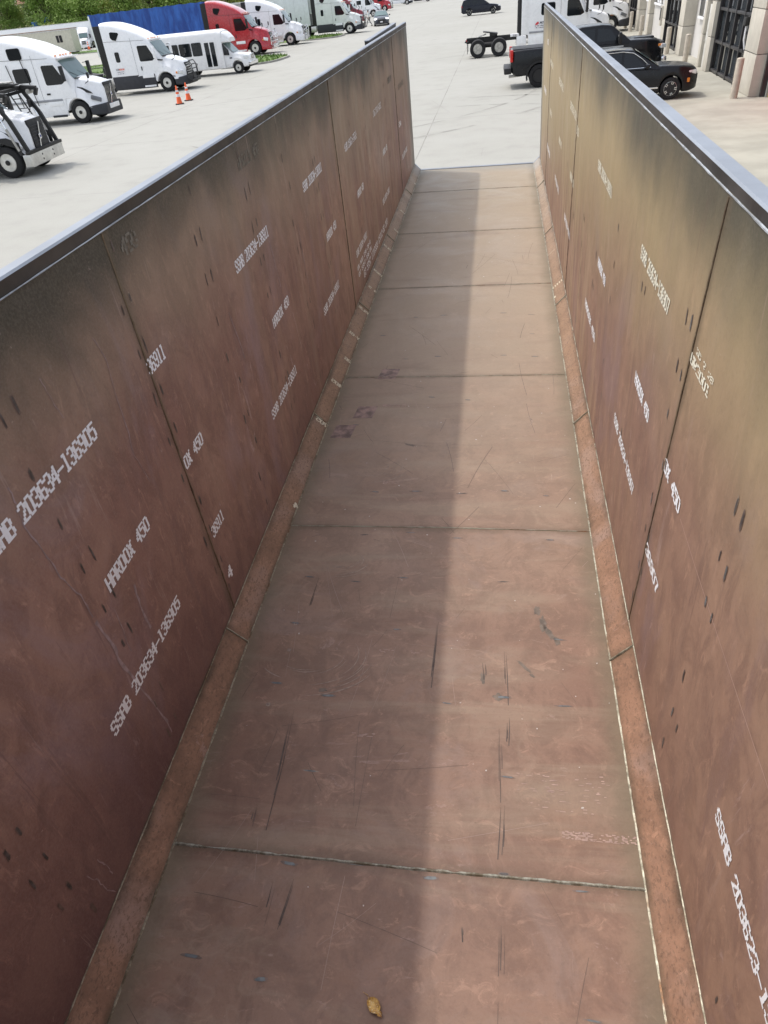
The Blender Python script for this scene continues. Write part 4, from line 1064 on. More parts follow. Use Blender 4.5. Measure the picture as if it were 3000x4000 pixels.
    # rear chassis
    if rear:
        R1, R2 = axles or (S-1.35, S-2.72)
        b = MB()
        for s in (-1, 1): b.box(((S+.6+R2-.75)/2, s*.43, .92), (-(R2-.75)+S+.6, .09, .26), frame_blk)
        for x in (S-.6, R1+.6, (R1+R2)/2, R2-.6): b.box((x, 0, .9), (.12, .86, .16), frame_blk)
        for x in (R1, R2): b.box((x, 0, .52), (.16, 1.5, .16), frame_blk, bev=.04); b.lathe([(.02, -.25), (.2, -.2), (.25, 0), (.2, .2), (.02, .25)], frame_blk, 14, 'x', (x, 0, .54))
        for s in (-1, 1): b.lathe([(.15, -.4), (.15, .4)], frame_blk, 12, 'x', ((R1+R2)/2, s*.62, .66)); b.box((R2-.72, s*.6, .9), (.25, .5, .06), frame_blk)
        b.build('chassis', T)
        if fifth:
            b = MB(); rot = Matrix.Rotation(.16, 4, 'Y')
            b.box((R1-.35, 0, 1.14), (.5, 1.05, .16), frame_blk, bev=.03)
            b.box((R1-.55, .0, 1.28), (.95, .92, .05), frame_blk, rot=rot, bev=.02)
            for s in (-1, 1): b.box((R1-1.12, s*.30, 1.15), (.6, .22, .04), steel_dull, rot=Matrix.Rotation(-.22, 4, 'Y'), bev=.01)
            b.build('fifth_wheel', T)
        for x in (R1, R2):
            for s in (-1, 1): wheel(T, x, s*.95, 1.02, .56, s, .57, 'truck_rear')
        for s in (-1, 1):
            b = MB(); b.box((R2-.68, s*.95, .58), (.02, .55, .62), rubber); b.bar((R2-.68, s*.43, .92), (R2-.68, s*1.2, .92), .03, .03, frame_blk); b.build('mud_flap', T)
            b = MB(); b.box((R2-.74, s*.62, .96), (.05, .16, .10), lamp_red, bev=.01); b.build('tail_light', T)
            b = MB(); b.box((S-.42, s*1.0, .72), (.62, .42, .56), paint if volvo else alu, bev=.05); b.build('battery_box', T)
    return T

def logo_iza(T):
    b = MB(); side_panel(b, rrect(-3.36, -2.66, 1.16, 1.58, .02), -1.2165, .003, decal_white); o = b.build('door_decal', T)
    fn = lambda u, v: (-3.30+u, -1.2215, 1.42+v)
    lettering('decal_text', 'IZA', fn, .24, .10, ink_dark, o, seed=1); lettering('decal_text', 'MAXON', lambda u, v: (-3.06+u, -1.2215, 1.42+v), .36, .10, ink_orange, o, seed=2)
    lettering('decal_text', 'LOGISTICS', lambda u, v: (-3.24+u, -1.2215, 1.31+v), .48, .045, ink_dark, o, seed=3, fat=1); lettering('decal_text', 'US DOT 288', lambda u, v: (-3.22+u, -1.2215, 1.22+v), .42, .04, ink_dark, o, seed=4, fat=1)
    lettering('unit_number', '288', lambda u, v: (.45+u, -1.222+.0*u, .80+v), .24, .09, ink_dark, T, seed=5, fat=1)
def logo_mtb(T):
    b = MB(); side_panel(b, rrect(-3.40, -2.60, 1.28, 1.70, .01), -1.2165, .003, decal_white); o = b.build('door_decal', T)
    b = MB(); b.panel([(-3.33, -1.221, 1.55), (-3.20, -1.221, 1.66), (-3.12, -1.221, 1.66), (-3.10, -1.221, 1.56), (-3.20, -1.221, 1.50), (-3.32, -1.221, 1.50)], (0, -1, 0), .002, ink_red); b.build('decal_emblem', o)
    lettering('decal_text', 'MTB', lambda u, v: (-3.05+u, -1.2225, 1.53+v), .38, .13, ink_dark, o, seed=1, skew=.3)
    lettering('decal_text', 'US DOT 3882322', lambda u, v: (-3.34+u, -1.2225, 1.42+v), .66, .06, ink_dark, o, seed=2); lettering('decal_text', 'MC 1368062', lambda u, v: (-3.28+u, -1.2225, 1.33+v), .54, .05, ink_dark, o, seed=3)
    b = MB(); b.box((-4.60, -1.05, 1.07), (.55, .30, .14), decal_white, bev=.01); o = b.build('number_box', T)
    lettering('decal_text', '231', lambda u, v: (-4.72+u, -1.202, 1.02+v), .26, .10, ink_dark, o, seed=4)

gW = 'white highway tractors parked in the left row'
def gp(x, y): return (x, y, gz(x, y))
s1 = semi('long white sleeper semi truck with dark mesh grille, behind the black car-hauler headrack', gp(-21.45, 39.35), radians(1.0), white_paint, 'v', 3.95, group=gW, extender=False)
b = MB()
for x in (-2.25, -3.1): b.bar((x-.1, -1.26, 3.0 if x > -3 else 2.8), (x+.15, -1.30, .95), .03, .03, blackp)
b.build('antenna', s1)
s2 = semi('white semi truck with charcoal side skirts and black bull bar, behind the two traffic cones', gp(-21.75, 51.9), radians(0.5), white_paint, 'c', 3.7, bar='black', group=gW, logo=logo_iza)
s3 = semi('red semi truck with chrome bull bar and coupled to the blue curtain trailer', gp(-23.9, 80.4), 0, red_paint, 'c', 3.7, skirt=red_paint, bar='chrome')
s4 = semi('white semi truck with chrome guard standing between the red semi and the reefer rig', gp(-23.0, 91.2), 0, white_paint, 'p', 4.1, skirt=alu, bar='chrome', group=gW)
s5 = semi('older white semi truck with dark skirts coupled to the tall white reefer trailer', gp(-18.4, 103.4), 0, old_white, 'c', 3.7, bar='black', group=gW)
s6 = semi('dark red semi truck behind the walking person', gp(-22.3, 130.5), 0, dark_red, 'c', 3.7, skirt=dark_red, bar='chrome')
s7 = semi('white semi truck half hidden behind the dark red one', gp(-24.6, 141.0), 0, white_paint, 'c', 3.7, group=gW)
s8 = semi('white semi truck with dark bumper just behind the oncoming dark car', gp(-23.2, 156.0), 0, white_paint, 'v', 3.7, bar=None, group=gW)
s9 = semi('bright red semi truck at the far end of the left row', gp(-24.8, 184.0), 0, red_paint, 'c', 3.7, skirt=red_paint, bar='black')
s10 = semi('farthest white semi truck, only its lower side and wheels in view at the top edge', gp(-24.0, 222.0), 0, white_paint, 'v', 4.3, group=gW)
s11 = semi('second farthest white semi beside the top grass verge, mostly cut off', gp(-19.5, 233.0), 0, white_paint, 'c', 3.7, group=gW)
s12 = semi('distant white semi facing the camera past the rear of the blue trailer', gp(-90.5, 172), radians(-72), white_paint, 'p', 3.7, group=gW)
n1 = semi('white bobtail semi tractor with bare rear axles, behind the black pickup', gp(5.55, 55.5), radians(0.8), white_paint, 'v', 3.75, axles=(-5.6, -6.97), group='bobtail tractors on the right', logo=logo_mtb)
n2 = semi('white day cab tractor whose hood shows behind the nearer bobtail', gp(8.3, 66.5), 0, white_paint, 'v', 2.1, group='bobtail tractors on the right', extender=False)
n3 = semi('far bobtail tractor with dark bare chassis behind the dark minivan', gp(10.6, 126.3), 0, white_paint, 'v', 4.25, group='bobtail tractors on the right')
for s_ in (s3, s4, s5): s_.scale = (1.10, 1.10, 1.10)
s3.scale = (1.16, 1.16, 1.16)
# car hauler with headrack
hk = semi('white car-hauler tractor with black headrack frame and polished bumper at the left edge', gp(-17.75, 25.80), radians(4), white_paint, 'h', 3.2, name='car_hauler_truck', skirt=dgrey, extender=False)
HZ = -.44
for s in (-1, 1):
    b = MB()
    b.bar((1.34, s*1.12, .80), (1.05, s*1.12, 1.75), .10, .13, frame_blk); b.bar((1.05, s*1.12, 1.75), (.62, s*1.12, 3.0+HZ), .10, .12, frame_blk)
    b.bar((.72, s*1.12, 2.98+HZ), (-4.2, s*1.12, 3.17+HZ), .12, .13, frame_blk); b.bar((.95, s*1.12, 2.92+HZ), (-.2, s*1.12, 2.76+HZ), .10, .10, frame_blk)
    b.box((.95, s*1.12, 2.98+HZ), (.55, .20, .12), frame_blk, rot=Matrix.Rotation(.15, 4, 'Y'), bev=.02); b.lathe([(.08, -.16), (.08, .16)], steel_dull, 10, 'y', (.95, s*1.12, 2.86+HZ)); b.box((1.18, s*1.12, 2.84+HZ), (.10, .14, .24), frame_blk, rot=Matrix.Rotation(.5, 4, 'Y'))
    b.bar((-3.8, s*1.12, 1.0), (-3.8, s*1.12, 3.1+HZ), .14, .14, frame_blk)
    b.build('headrack_side', hk)
    b = MB(); b.tube([(1.10, s*1.25, .85), (.90, s*1.25, 1.55)], .045, steel_dull, 8); b.tube([(.90, s*1.25, 1.55), (.70, s*1.22, 2.25)], .028, chrome, 8); b.build('lift_cylinder', hk)
b = MB()
for x, z in ((.6, 2.98), (-.9, 3.05), (-2.4, 3.1), (-4.1, 3.16)): b.bar((x, -1.06, z+HZ), (x, 1.06, z+HZ), .12, .10, frame_blk)
b.build('cross_beams', hk)
for y in (-.80, .80):
    b = MB(); b.box((-.8, y, 3.16+HZ), (3.0, .44, .05), frame_blk, rot=Matrix.Rotation(.035, 4, 'Y'), bev=.01); b.box((-.4, y, 3.22+HZ), (1.9, .36, .05), steel_dull, rot=Matrix.Rotation(.035, 4, 'Y'), bev=.01); b.build('loading_ramp', hk)
b = MB()
for x in (.05, .38): b.bar((x, 1.26, 2.45), (x+.62, 1.30, .75), .035, .035, frame_blk)
for k in range(5): b.bar((.12+.1*k, 1.28, 2.2-.31*k), (.45+.1*k, 1.28, 2.2-.31*k), .025, .025, frame_blk)
b.build('ladder', hk)
for s in (-1, 1):
    b = MB(); side_panel(b, [(-.30, .95), (-.12, 1.18), (.2, 1.28), (.75, 1.28), (1.15, 1.10), (1.15, .70), (1.06, .70), (.96, .96), (.48, 1.13), (.0, .92), (-.12, .70), (-.30, .70)], s*1.205, .02, blackp); b.build('fender_trim', hk)
b = MB(); b.box((-1.2, 0, 2.62), (.25, 1.0, .10), mat('blue_beacon', (.02, .05, .5), .2), bev=.03); b.build('beacon_bar', hk)

# ------------------------------------------------------------------ cars
def car(name, label, cat, loc, rz, paint, z1, wb, wheelD, arches, x0, x1, gh, side_win, ws_pts, rw_pts, W=.92, roof_w=.66, rim='car5', trim=None, group=None, front=None, rear=None, belt=1.08, nose=(), z0=.26, slope=None, scl=1.0):
    """z1: hood/belt line keys; gh: greenhouse roof keys; x0 rear, x1 front; origin below front axle"""
    T = thing(name, label, cat, loc, rz, group, scl)
    b = MB(); R = wheelD/2+.045
    wk = lin([(x0, W*.86), (x0+.12, W*.95), (x0+.5, W), (x1-.7, W), (x1-.3, W*.94), (x1-.08, W*.80), (x1, W*.66)])
    body(b, paint, x0, x1, .08, curve([(x0, z0+.16), (x0+.25, z0), (x1-.35, z0-.02), (x1, z0+.06)]), curve(z1), lambda x: wk(x)*.985, wk, lambda x: wk(x)*.945, lin([(x0, .10), (x0+.3, .09), (x1-.6, .09), (x1, .14)]),
         [(a, wheelD/2, R) for a in arches], .015)
    b.build('body', T, 36)
    gz1 = lin(gh); k = (W*.93-roof_w)/(max(z for _, z in gh)-belt)
    wy = lambda z: W*.93-k*(z-belt)
    b = MB()
    body(b, paint, gh[0][0], gh[-1][0], .10, belt-.10, gz1, lambda x: wy(belt-.1), lambda x: wy((belt-.10)+(gz1(x)-belt+.10)*.42), lambda x: wy(gz1(x)-.03), .07, (), .02, extra=[g[0] for g in gh])
    b.build('roof', T, 36)
    for s in (-1, 1):
        for poly in side_win:
            b = MB(); P = [Vector((x, s*(wy(z)+.006), z)) for x, z in poly]
            b.panel(P, (0, s, k), .006, glass); b.build('side_window', T)
        if trim:
            b = MB(); pts = [Vector((x, s*(wy(z)+.018), z)) for x, z in trim]; b.tube(pts, .013, chrome, 5); b.build('chrome_trim', T)
    for nm, pts, m in (('windshield', ws_pts, glass_green if front != 'dark' else glass), ('rear_window', rw_pts, glass)):
        (xa, za), (xb, zb) = pts; b = MB(); RR_ = []
        off = .018 if xa > xb else -.018
        for i in range(5):
            f = i/4; x = xa+(xb-xa)*f; z = za+(zb-za)*f; w = (wy(z)-.045)
            RR_.append([Vector((x+off, w*j/5, z+.022+.02*(1-(j/5)**2))) for j in range(-5, 6)])
        b.skin(RR_, m, closed=False); b.build(nm, T)
    for a in arches:
        for s in (-1, 1): wheel(T, a, s*(W-.115), wheelD, .22, s, .66 if rim != 'dark' else .60, rim)
    b = MB(); b.box(((x0+x1)/2, 0, z0+.10), (x1-x0-.9, 1.3, .18), frame_blk); b.build('under_body', T)
    return T, wy

# black SUV with chrome window line
suv, wy = car('suv', 'black SUV with bright chrome window trim parked nose-in beside the nearest bollard', 'car', (6.35, 31.72, 0), radians(-3), black_paint,
    [(-3.75, 1.02), (-3.6, 1.10), (-.9, 1.10), (-.5, 1.10), (.1, 1.08), (.6, 1.03), (.84, .94), (.92, .78)], 2.79, .72, (0, -2.79), -3.78, .93,
    [(-3.72, 1.12), (-3.35, 1.56), (-2.9, 1.64), (-2.0, 1.68), (-1.45, 1.64), (-.45, 1.06)], [[(-.98, 1.13), (-1.42, 1.52), (-1.75, 1.575), (-1.75, 1.11)], [(-1.83, 1.11), (-1.83, 1.58), (-2.7, 1.55), (-2.7, 1.12)], [(-2.76, 1.12), (-2.76, 1.54), (-3.1, 1.50), (-3.35, 1.18)]],
    [(-.50, 1.08), (-1.38, 1.62)], [(-3.68, 1.16), (-3.36, 1.54)], W=.92, roof_w=.64, trim=[(-.78, 1.09), (-1.1, 1.36), (-1.42, 1.555), (-1.8, 1.615), (-2.7, 1.59), (-3.2, 1.50), (-3.48, 1.14), (-2.6, 1.085), (-.78, 1.09)])
for s in (-1, 1):
    b = MB(); b.box((.70, s*.70, .83), (.34, .16, .15), lamp_white, rot=Matrix.Rotation(s*-.45, 4, 'Z'), bev=.04); b.box((.60, s*.76, .83), (.18, .10, .07), blackp, rot=Matrix.Rotation(s*-.45, 4, 'Z')); b.build('headlight', suv)
    b = MB(); b.box((.60, s*.86, .60), (.10, .03, .14), lamp_amber, rot=Matrix.Rotation(s*-.25, 4, 'Z'), bev=.02); b.build('side_marker', suv)
    b = MB(); b.box((-.92, s*1.04, 1.14), (.16, .20, .14), black_paint, bev=.05); b.bar((-.92, s*.90, 1.06), (-.92, s*1.0, 1.10), .05, .05, blackp); b.build('mirror', suv)
    b = MB(); b.box((-1.4, s*.915, .42), (1.9, .03, .05), chrome, bev=.01); b.build('sill_trim', suv)
    for x in (-1.60, -2.55):
        b = MB(); b.box((x, s*.925, .95), (.20, .03, .035), black_paint, bev=.012); b.build('door_handle', suv)
    b = MB(); b.bar((-1.7, s*.60, 1.70), (-3.1, s*.60, 1.68), .03, .035, alu); b.build('roof_rail', suv)
b = MB(); b.box((.93, 0, .60), (.05, 1.0, .30), blackp, bev=.02); b.box((.955, 0, .74), (.02, .9, .03), chrome); b.build('grille', suv)

# black pickup
pk_, wy = car('pickup_truck', 'black crew cab pickup truck with red tail lamps parked beyond the SUV', 'pickup truck', (6.10, 38.45, 0), radians(0.5), black_paint,
    [(-5.05, 1.36), (-2.6, 1.38), (-2.2, 1.34), (-.9, 1.33), (-.4, 1.36), (.4, 1.34), (.75, 1.28), (.95, 1.05)], 3.95, .84, (0, -3.92), -5.08, .96,
    [(-2.85, 1.36), (-2.62, 1.84), (-2.3, 1.92), (-1.5, 1.94), (-1.15, 1.90), (-.35, 1.33)], [[(-.86, 1.40), (-1.18, 1.78), (-1.68, 1.83), (-1.68, 1.38)], [(-1.78, 1.38), (-1.78, 1.83), (-2.5, 1.80), (-2.66, 1.42)]],
    [(-.42, 1.36), (-1.10, 1.87)], [(-2.82, 1.42), (-2.64, 1.80)], W=1.02, roof_w=.80, rim='dark', belt=1.34, z0=.46, scl=1.10)
for s in (-1, 1):
    b = MB(); b.box((-5.05, s*.92, 1.18), (.12, .20, .42), lamp_red, bev=.03); b.box((-5.11, s*.92, 1.13), (.02, .12, .05), lamp_white); b.build('tail_light', pk_)
    b = MB(); b.box((.86, s*.84, 1.08), (.20, .34, .14), lamp_white, rot=Matrix.Rotation(s*-.25, 4, 'Z'), bev=.03); b.box((.78, s*.98, 1.12), (.16, .04, .08), lamp_amber, bev=.01); b.build('headlight', pk_)
    b = MB(); b.box((-.84, s*1.26, 1.48), (.12, .20, .38), blackp, bev=.04); b.box((-.905, s*1.26, 1.56), (.01, .12, .06), steel_dull); b.bar((-.86, s*1.0, 1.42), (-.86, s*1.2, 1.42), .05, .06, blackp); b.build('mirror', pk_)
    for a in (0, -3.92):
        b = MB(); ring = []
        for r_ in (.47, .54):
            ring.append([(a+r_*cos(t_*pi/12), s*1.025, .42+r_*sin(t_*pi/12)) for t_ in range(-1, 14)])
        b.skin([[Vector(p) for p in ring[0]], [Vector((p[0], p[1]+s*.02, p[2])) for p in ring[0]], [Vector((p[0], p[1]+s*.02, p[2])) for p in ring[1]], [Vector(p) for p in ring[1]]], blackp, closed=False); b.build('wheel_flare', pk_)
b = MB(); b.box((-5.20, 0, .66), (.30, 1.96, .22), chrome if False else blackp, bev=.05); b.box((-5.22, 0, .56), (.24, 1.3, .05), steel_dull, bev=.01); b.build('rear_bumper', pk_)
b = MB(); b.tube([(-4.6, -.75, .48), (-5.15, -.80, .46)], .05, steel_dull, 8); b.build('exhaust_pipe', pk_)
b = MB(); b.box((-4.0, 0, 1.365), (2.0, 1.62, .06), blackp, bev=.01); b.build('bed_cover', pk_)
b = MB(); b.box((.95, 0, .98), (.10, 1.3, .46), blackp, bev=.04); b.build('grille', pk_)
b = MB(); b.box((.98, 0, .60), (.22, 1.96, .26), chrome, bev=.06); b.build('front_bumper', pk_)
b = MB(); b.box((.2, 0, 1.37), (.8, .9, .06), black_paint, bev=.03); b.build('hood_scoop', pk_)

# minivan
mv, wy = car('minivan', 'dark navy minivan seen from its side beyond the bobtail tractor', 'car', (-0.95, 118.6, 0), radians(2), navy_paint,
    [(-4.0, 1.02), (-3.85, 1.10), (-1.0, 1.10), (-.6, 1.08), (.2, 1.0), (.7, .88), (.95, .70)], 3.03, .70, (0, -3.03), -4.05, .98,
    [(-4.0, 1.12), (-3.75, 1.62), (-3.3, 1.74), (-2.0, 1.77), (-1.5, 1.72), (-.45, 1.06)], [[(-.9, 1.14), (-1.42, 1.60), (-1.75, 1.62), (-1.75, 1.12)], [(-1.83, 1.12), (-1.83, 1.63), (-2.75, 1.62), (-2.75, 1.12)], [(-2.82, 1.12), (-2.82, 1.62), (-3.6, 1.56), (-3.8, 1.18)]],
    [(-.50, 1.08), (-1.42, 1.69)], [(-3.96, 1.18), (-3.76, 1.58)], W=.98, roof_w=.72, scl=1.08)
for s in (-1, 1):
    b = MB(); b.box((-3.96, s*.80, 1.02), (.14, .22, .20), lamp_red, bev=.03); b.build('tail_light', mv)
    b = MB(); b.box((.74, s*.72, .82), (.34, .22, .14), lamp_white, rot=Matrix.Rotation(s*-.45, 4, 'Z'), bev=.04); b.build('headlight', mv)
    b = MB(); b.box((-.86, s*1.08, 1.16), (.14, .18, .14), blackp, bev=.04); b.build('mirror', mv)
# sedan driving towards the camera
sd, wy = car('sedan', 'dark grey-blue sedan with bright headlamps driving toward the camera', 'car', (-16.2, 115.2, 0), radians(-82), grey_paint,
    [(-3.95, .95), (-3.7, 1.03), (-3.2, 1.04), (-1.0, .98), (-.5, .96), (.2, .90), (.7, .78), (.9, .62)], 2.85, .68, (0, -2.85), -4.0, .92,
    [(-3.5, 1.02), (-2.9, 1.32), (-2.2, 1.43), (-1.6, 1.43), (-1.35, 1.40), (-.5, .95)], [[(-.95, 1.03), (-1.4, 1.32), (-1.85, 1.35), (-1.85, 1.02)], [(-1.92, 1.02), (-1.92, 1.35), (-2.6, 1.30), (-2.95, 1.08)]],
    [(-.55, .97), (-1.35, 1.38)], [(-3.45, 1.04), (-2.92, 1.30)], W=.93, roof_w=.62, belt=.98, z0=.2, scl=1.15)
lampglow = mat('lit_headlamp', (.9, .92, .95), .1)
_b = lampglow.node_tree.nodes['Principled BSDF']; _b.inputs['Emission Color'].default_value = (1, 1, 1, 1); _b.inputs['Emission Strength'].default_value = 1.2
for s in (-1, 1):
    b = MB(); b.box((.72, s*.66, .70), (.26, .34, .13), lampglow, rot=Matrix.Rotation(s*-.45, 4, 'Z'), bev=.04); b.build('headlight', sd)
    b = MB(); b.box((-.9, s*1.03, 1.0), (.14, .18, .13), grey_paint, bev=.04); b.build('mirror', sd)
b = MB(); b.box((.90, 0, .48), (.08, .70, .36), blackp, bev=.03, top=(1, 1.25)); b.build('grille', sd)
b = MB(); b.box((.955, 0, .42), (.01, .32, .12), decal_white); b.build('licence_plate', sd)

# ------------------------------------------------------------------ shuttle bus
bus = thing('shuttle_bus', 'white cutaway shuttle bus with dark windows and folding door, between the white and red semis', 'bus', gp(-19.6, 60.6), radians(0.5))
b = MB()
body(b, bus_white, -6.6, -.95, .3, .40, lambda x: 2.82 if x < -1.3 else 2.82-.9*((x+1.3)/.35)**2*.12, 1.12, 1.13, 1.08, .26, [(-4.0, .39, .46)], .03); b.build('coach_body', bus, 34)
b = MB(); body(b, bus_white, -1.9, -.45, .1, 2.02, curve([(-1.9, 2.80), (-1.2, 2.74), (-.75, 2.58), (-.45, 2.25)]), curve([(-1.9, 1.10), (-.9, 1.05), (-.45, .85)]), curve([(-1.9, 1.10), (-.9, 1.05), (-.45, .85)]), curve([(-1.9, 1.04), (-.9, .95), (-.45, .75)]), .2, (), .03); b.build('roof_cap', bus, 34)
b = MB(); body(b, bus_white, -1.1, .95, .08, curve([(-1.1, .40), (.95, .42)]), lin([(-1.1, 2.05), (-.98, 2.0), (-.30, 1.32), (.5, 1.22), (.85, 1.12), (.95, .95)]), lin([(-1.1, 1.0), (.6, .98), (.95, .86)]), lin([(-1.1, 1.0), (.6, .98), (.95, .86)]), lin([(-1.1, .85), (-.3, .84), (.5, .80), (.95, .72)]), .10, [(0, .39, .45)], .02, extra=[-.98, -.3]); b.build('cab', bus, 36)
b = MB(); b.skin([[Vector((-.99+.70*f+.025, (.80-.02*f)*j/5, 2.02-.70*f+.055)) for j in range(-5, 6)] for f in (0, .25, .5, .75, 1)], glass_green, closed=False); b.build('windshield', bus)
for s in (-1, 1):
    for x in ((-6.35, -5.4), (-5.32, -4.4), (-4.32, -3.4), (-3.32, -2.55)) if s < 0 else ((-6.35, -5.4), (-5.32, -4.4), (-4.32, -3.4), (-3.32, -2.4), (-2.32, -1.5)):
        b = MB(); side_panel(b, rrect(x[0], x[1], 1.35, 2.18, .08), s*1.128, .012, glass); b.build('window', bus)
    b = MB(); side_panel(b, [(-1.02, 1.25), (-1.02, 1.98), (-.88, 1.96), (-.55, 1.55), (-.52, 1.22)], s*1.008, .012, glass); b.build('cab_window', bus)
    b = MB(); b.box((.66, s*.80, 1.02), (.34, .20, .22), lamp_white, rot=Matrix.Rotation(s*-.2, 4, 'Z'), bev=.03); b.build('headlight', bus)
    b = MB(); b.box((-.62, s*1.22, 1.42), (.10, .16, .34), blackp, bev=.03); b.bar((-.62, s*1.0, 1.38), (-.62, s*1.2, 1.38), .03, .03, blackp); b.build('mirror', bus)
    wheel(bus, 0, s*.88, .78, .24, s, .55, 'truck'); wheel(bus, -4.0, s*.86, .78, .42, s, .55, 'truck_rear')
b = MB(); side_panel(b, rrect(-2.42, -1.42, .46, 2.22, .04), -1.128, .010, bus_white); d = b.build('door', bus)
for x in (-2.30, -1.86):
    b = MB(); side_panel(b, rrect(x, x+.34, .60, 2.12, .03), -1.142, .008, glass); b.build('door_glass', d)
b = MB(); b.box((.92, 0, 1.0), (.10, .86, .34), chrome, bev=.03); 
for k in range(4): b.box((.98, 0, .88+.08*k), (.02, .78, .03), blackp)
b.build('grille', bus)
b = MB(); b.box((.96, 0, .62), (.22, 1.86, .24), chrome, bev=.04); b.box((.92, 0, .46), (.2, 1.8, .14), blackp, bev=.02); b.build('bumper', bus)
b = MB(); b.box((-.9, 0, .45), (1.2, 1.2, .2), frame_blk); b.build('under_body', bus)
b = MB(); side_panel(b, rrect(-.55, -.35, 1.0, 1.08, .01), -1.006, .004, ink_dark); b.build('door_badge', bus)

# ------------------------------------------------------------------ freight trailers
def tarp_mat():
    t = NT('blue_tarpaulin')
    n = t.noise(1.0, 6, .6, .4, t.map((1.6, 1, .5))); c = t.mix(t.ss(n, .35, .65), (.008, .05, .27), (.03, .13, .50))
    w = t.noise(1.0, 5, .6, .8, t.map((3.5, 1, .8)))
    return t.out(c, .38, 0, t.bump(w, .6, .08), .5)
def trailer(label, front, length, W, h0, h1, m, rz=0, kind='box', group=None, name='freight_trailer', pitch=0.0):
    """front: world position of the lower front centre; extends along local -x"""
    T = thing(name, label, 'trailer', front, rz, group); T.rotation_euler = (0, pitch, rz)
    b = MB(); b.box((-length/2, 0, (h0+h1)/2), (length, W, h1-h0), m, bev=.04)
    b.build('cargo_box', T)
    b = MB(); b.box((-length/2, 0, h0-.10), (length*.98, 1.0, .18), frame_blk); b.build('frame', T)
    for s in (-1, 1):
        b = MB(); b.box((-length/2, s*(W/2+.004), h0+.07), (length-.05, .03, .14), alu if kind != 'tarp' else steel_dull, bev=.006); b.box((-length/2, s*(W/2+.004), h1-.05), (length-.05, .03, .10), alu if kind != 'tarp' else blue_tarp_dark, bev=.006); b.build('side_rail', T)
        b = MB(); b.box((-2.9, s*.9, (h0)/2), (.12, .12, h0), frame_blk); b.box((-2.9, s*.9, .03), (.25, .25, .05), frame_blk); b.build('landing_leg', T)
        for x in (-length+1.2, -length+2.5): wheel(T, x, s*.95, 1.0, .5, s, .57, 'truck_rear')
    if kind == 'tarp':
        b = MB()
        for s in (-1, 1):
            rings = []; n = 80
            for i in range(n+1):
                x = -length*i/n; wv = .03*sin(i*1.3)+.015*sin(i*2.9)
                sag = .05*abs(sin(pi*i/8.0))
                rings.append([Vector((x, s*(W/2+.03+wv*f), h0+.1+(h1-h0-.02-sag)*f2)) for f, f2 in ((.2, 0), (1, .3), (.8, .6), (.2, .97), (0, 1.03))])
            b.skin(rings, m, closed=False)
        b.build('curtain', T)
        for x in (-.03, -length+.03):
            b = MB(); b.box((x, 0, (h0+h1)/2), (.16, W+.10, h1-h0+.10), white_paint if x < -1 else blue_tarp_dark, bev=.02); b.build('end_frame', T)
    if kind == 'reefer':
        b = MB(); b.box((.25, 0, h1-1.1), (.5, 1.9, 1.7), old_white, bev=.08); b.box((.51, 0, h1-.8), (.03, 1.4, .7), blackp); b.build('cooling_unit', T)
        b = MB()
        for k in range(int(length/1.2)): b.box((-.6-1.2*k, -(W/2+.006), (h0+h1)/2), (.02, .012, h1-h0-.35), mat('panel_joint', (.5, .52, .53), .5))
        b.build('panel_joints', T)
    return T
trailer('trailer with bright blue tarpaulin curtain behind the red semi', (-28.4, 80.4, 0), 12.1, 2.55, 1.15, 4.5, tarp_mat(), 0, 'tarp', pitch=radians(-.3))
trailer('grey-beige box trailer coupled behind the chrome-guarded white semi', (-27.6, 91.2, 0), 14, 2.5, 1.2, 4.2, mat('beige_trailer', (.42, .39, .34), .5, var=.15), 0, 'box')
trailer('tall white refrigerated trailer with cooling unit on its nose', (-23.3, 103.4, 0), 15, 2.55, 1.2, 4.3, mat('reefer_white', (.70, .73, .74), .4, var=.05), 0, 'reefer')
cr = trailer('cream coloured office trailer with one small window at the far left', (-80.5, 149.8, gz(-80, 149)-.1), 22, 2.6, .55, 4.1, mat('cream_panel', (.56, .54, .44), .5, var=.08), radians(0), 'box', name='office_trailer')
b = MB(); b.box((-2.6, -1.32, 2.75), (1.2, .05, 1.1), blackp, bev=.01); b.box((-2.6, -1.35, 2.75), (.10, .03, 1.1), mat('curtain_cloth', (.5, .45, .4), .8)); b.build('window', cr)
b = MB(); b.box((-11, 0, 4.22), (22.2, 2.9, .14), mat('rusty_roof_edge', (.30, .22, .17), .6, var=.3)); b.build('roof', cr)
wh = trailer('plain white box trailer just behind the cream office trailer', (-88.5, 176, gz(-88, 176)), 30, 2.6, 1.2, 4.9, white_paint, 0, 'box')
b = MB(); b.box((.10, 0, 2.9), (.5, 2.2, 2.8), blackp, bev=.03); b.build('open_door', wh)
red_t = trailer('low red trailer almost hidden behind the long white sleeper truck at the left edge', (-32.4, 51.5, -.1), 9, 2.5, 1.0, 2.5, mat('red_trailer_paint', (.45, .02, .015), .3, var=.1, coat=.6), 0, 'box')

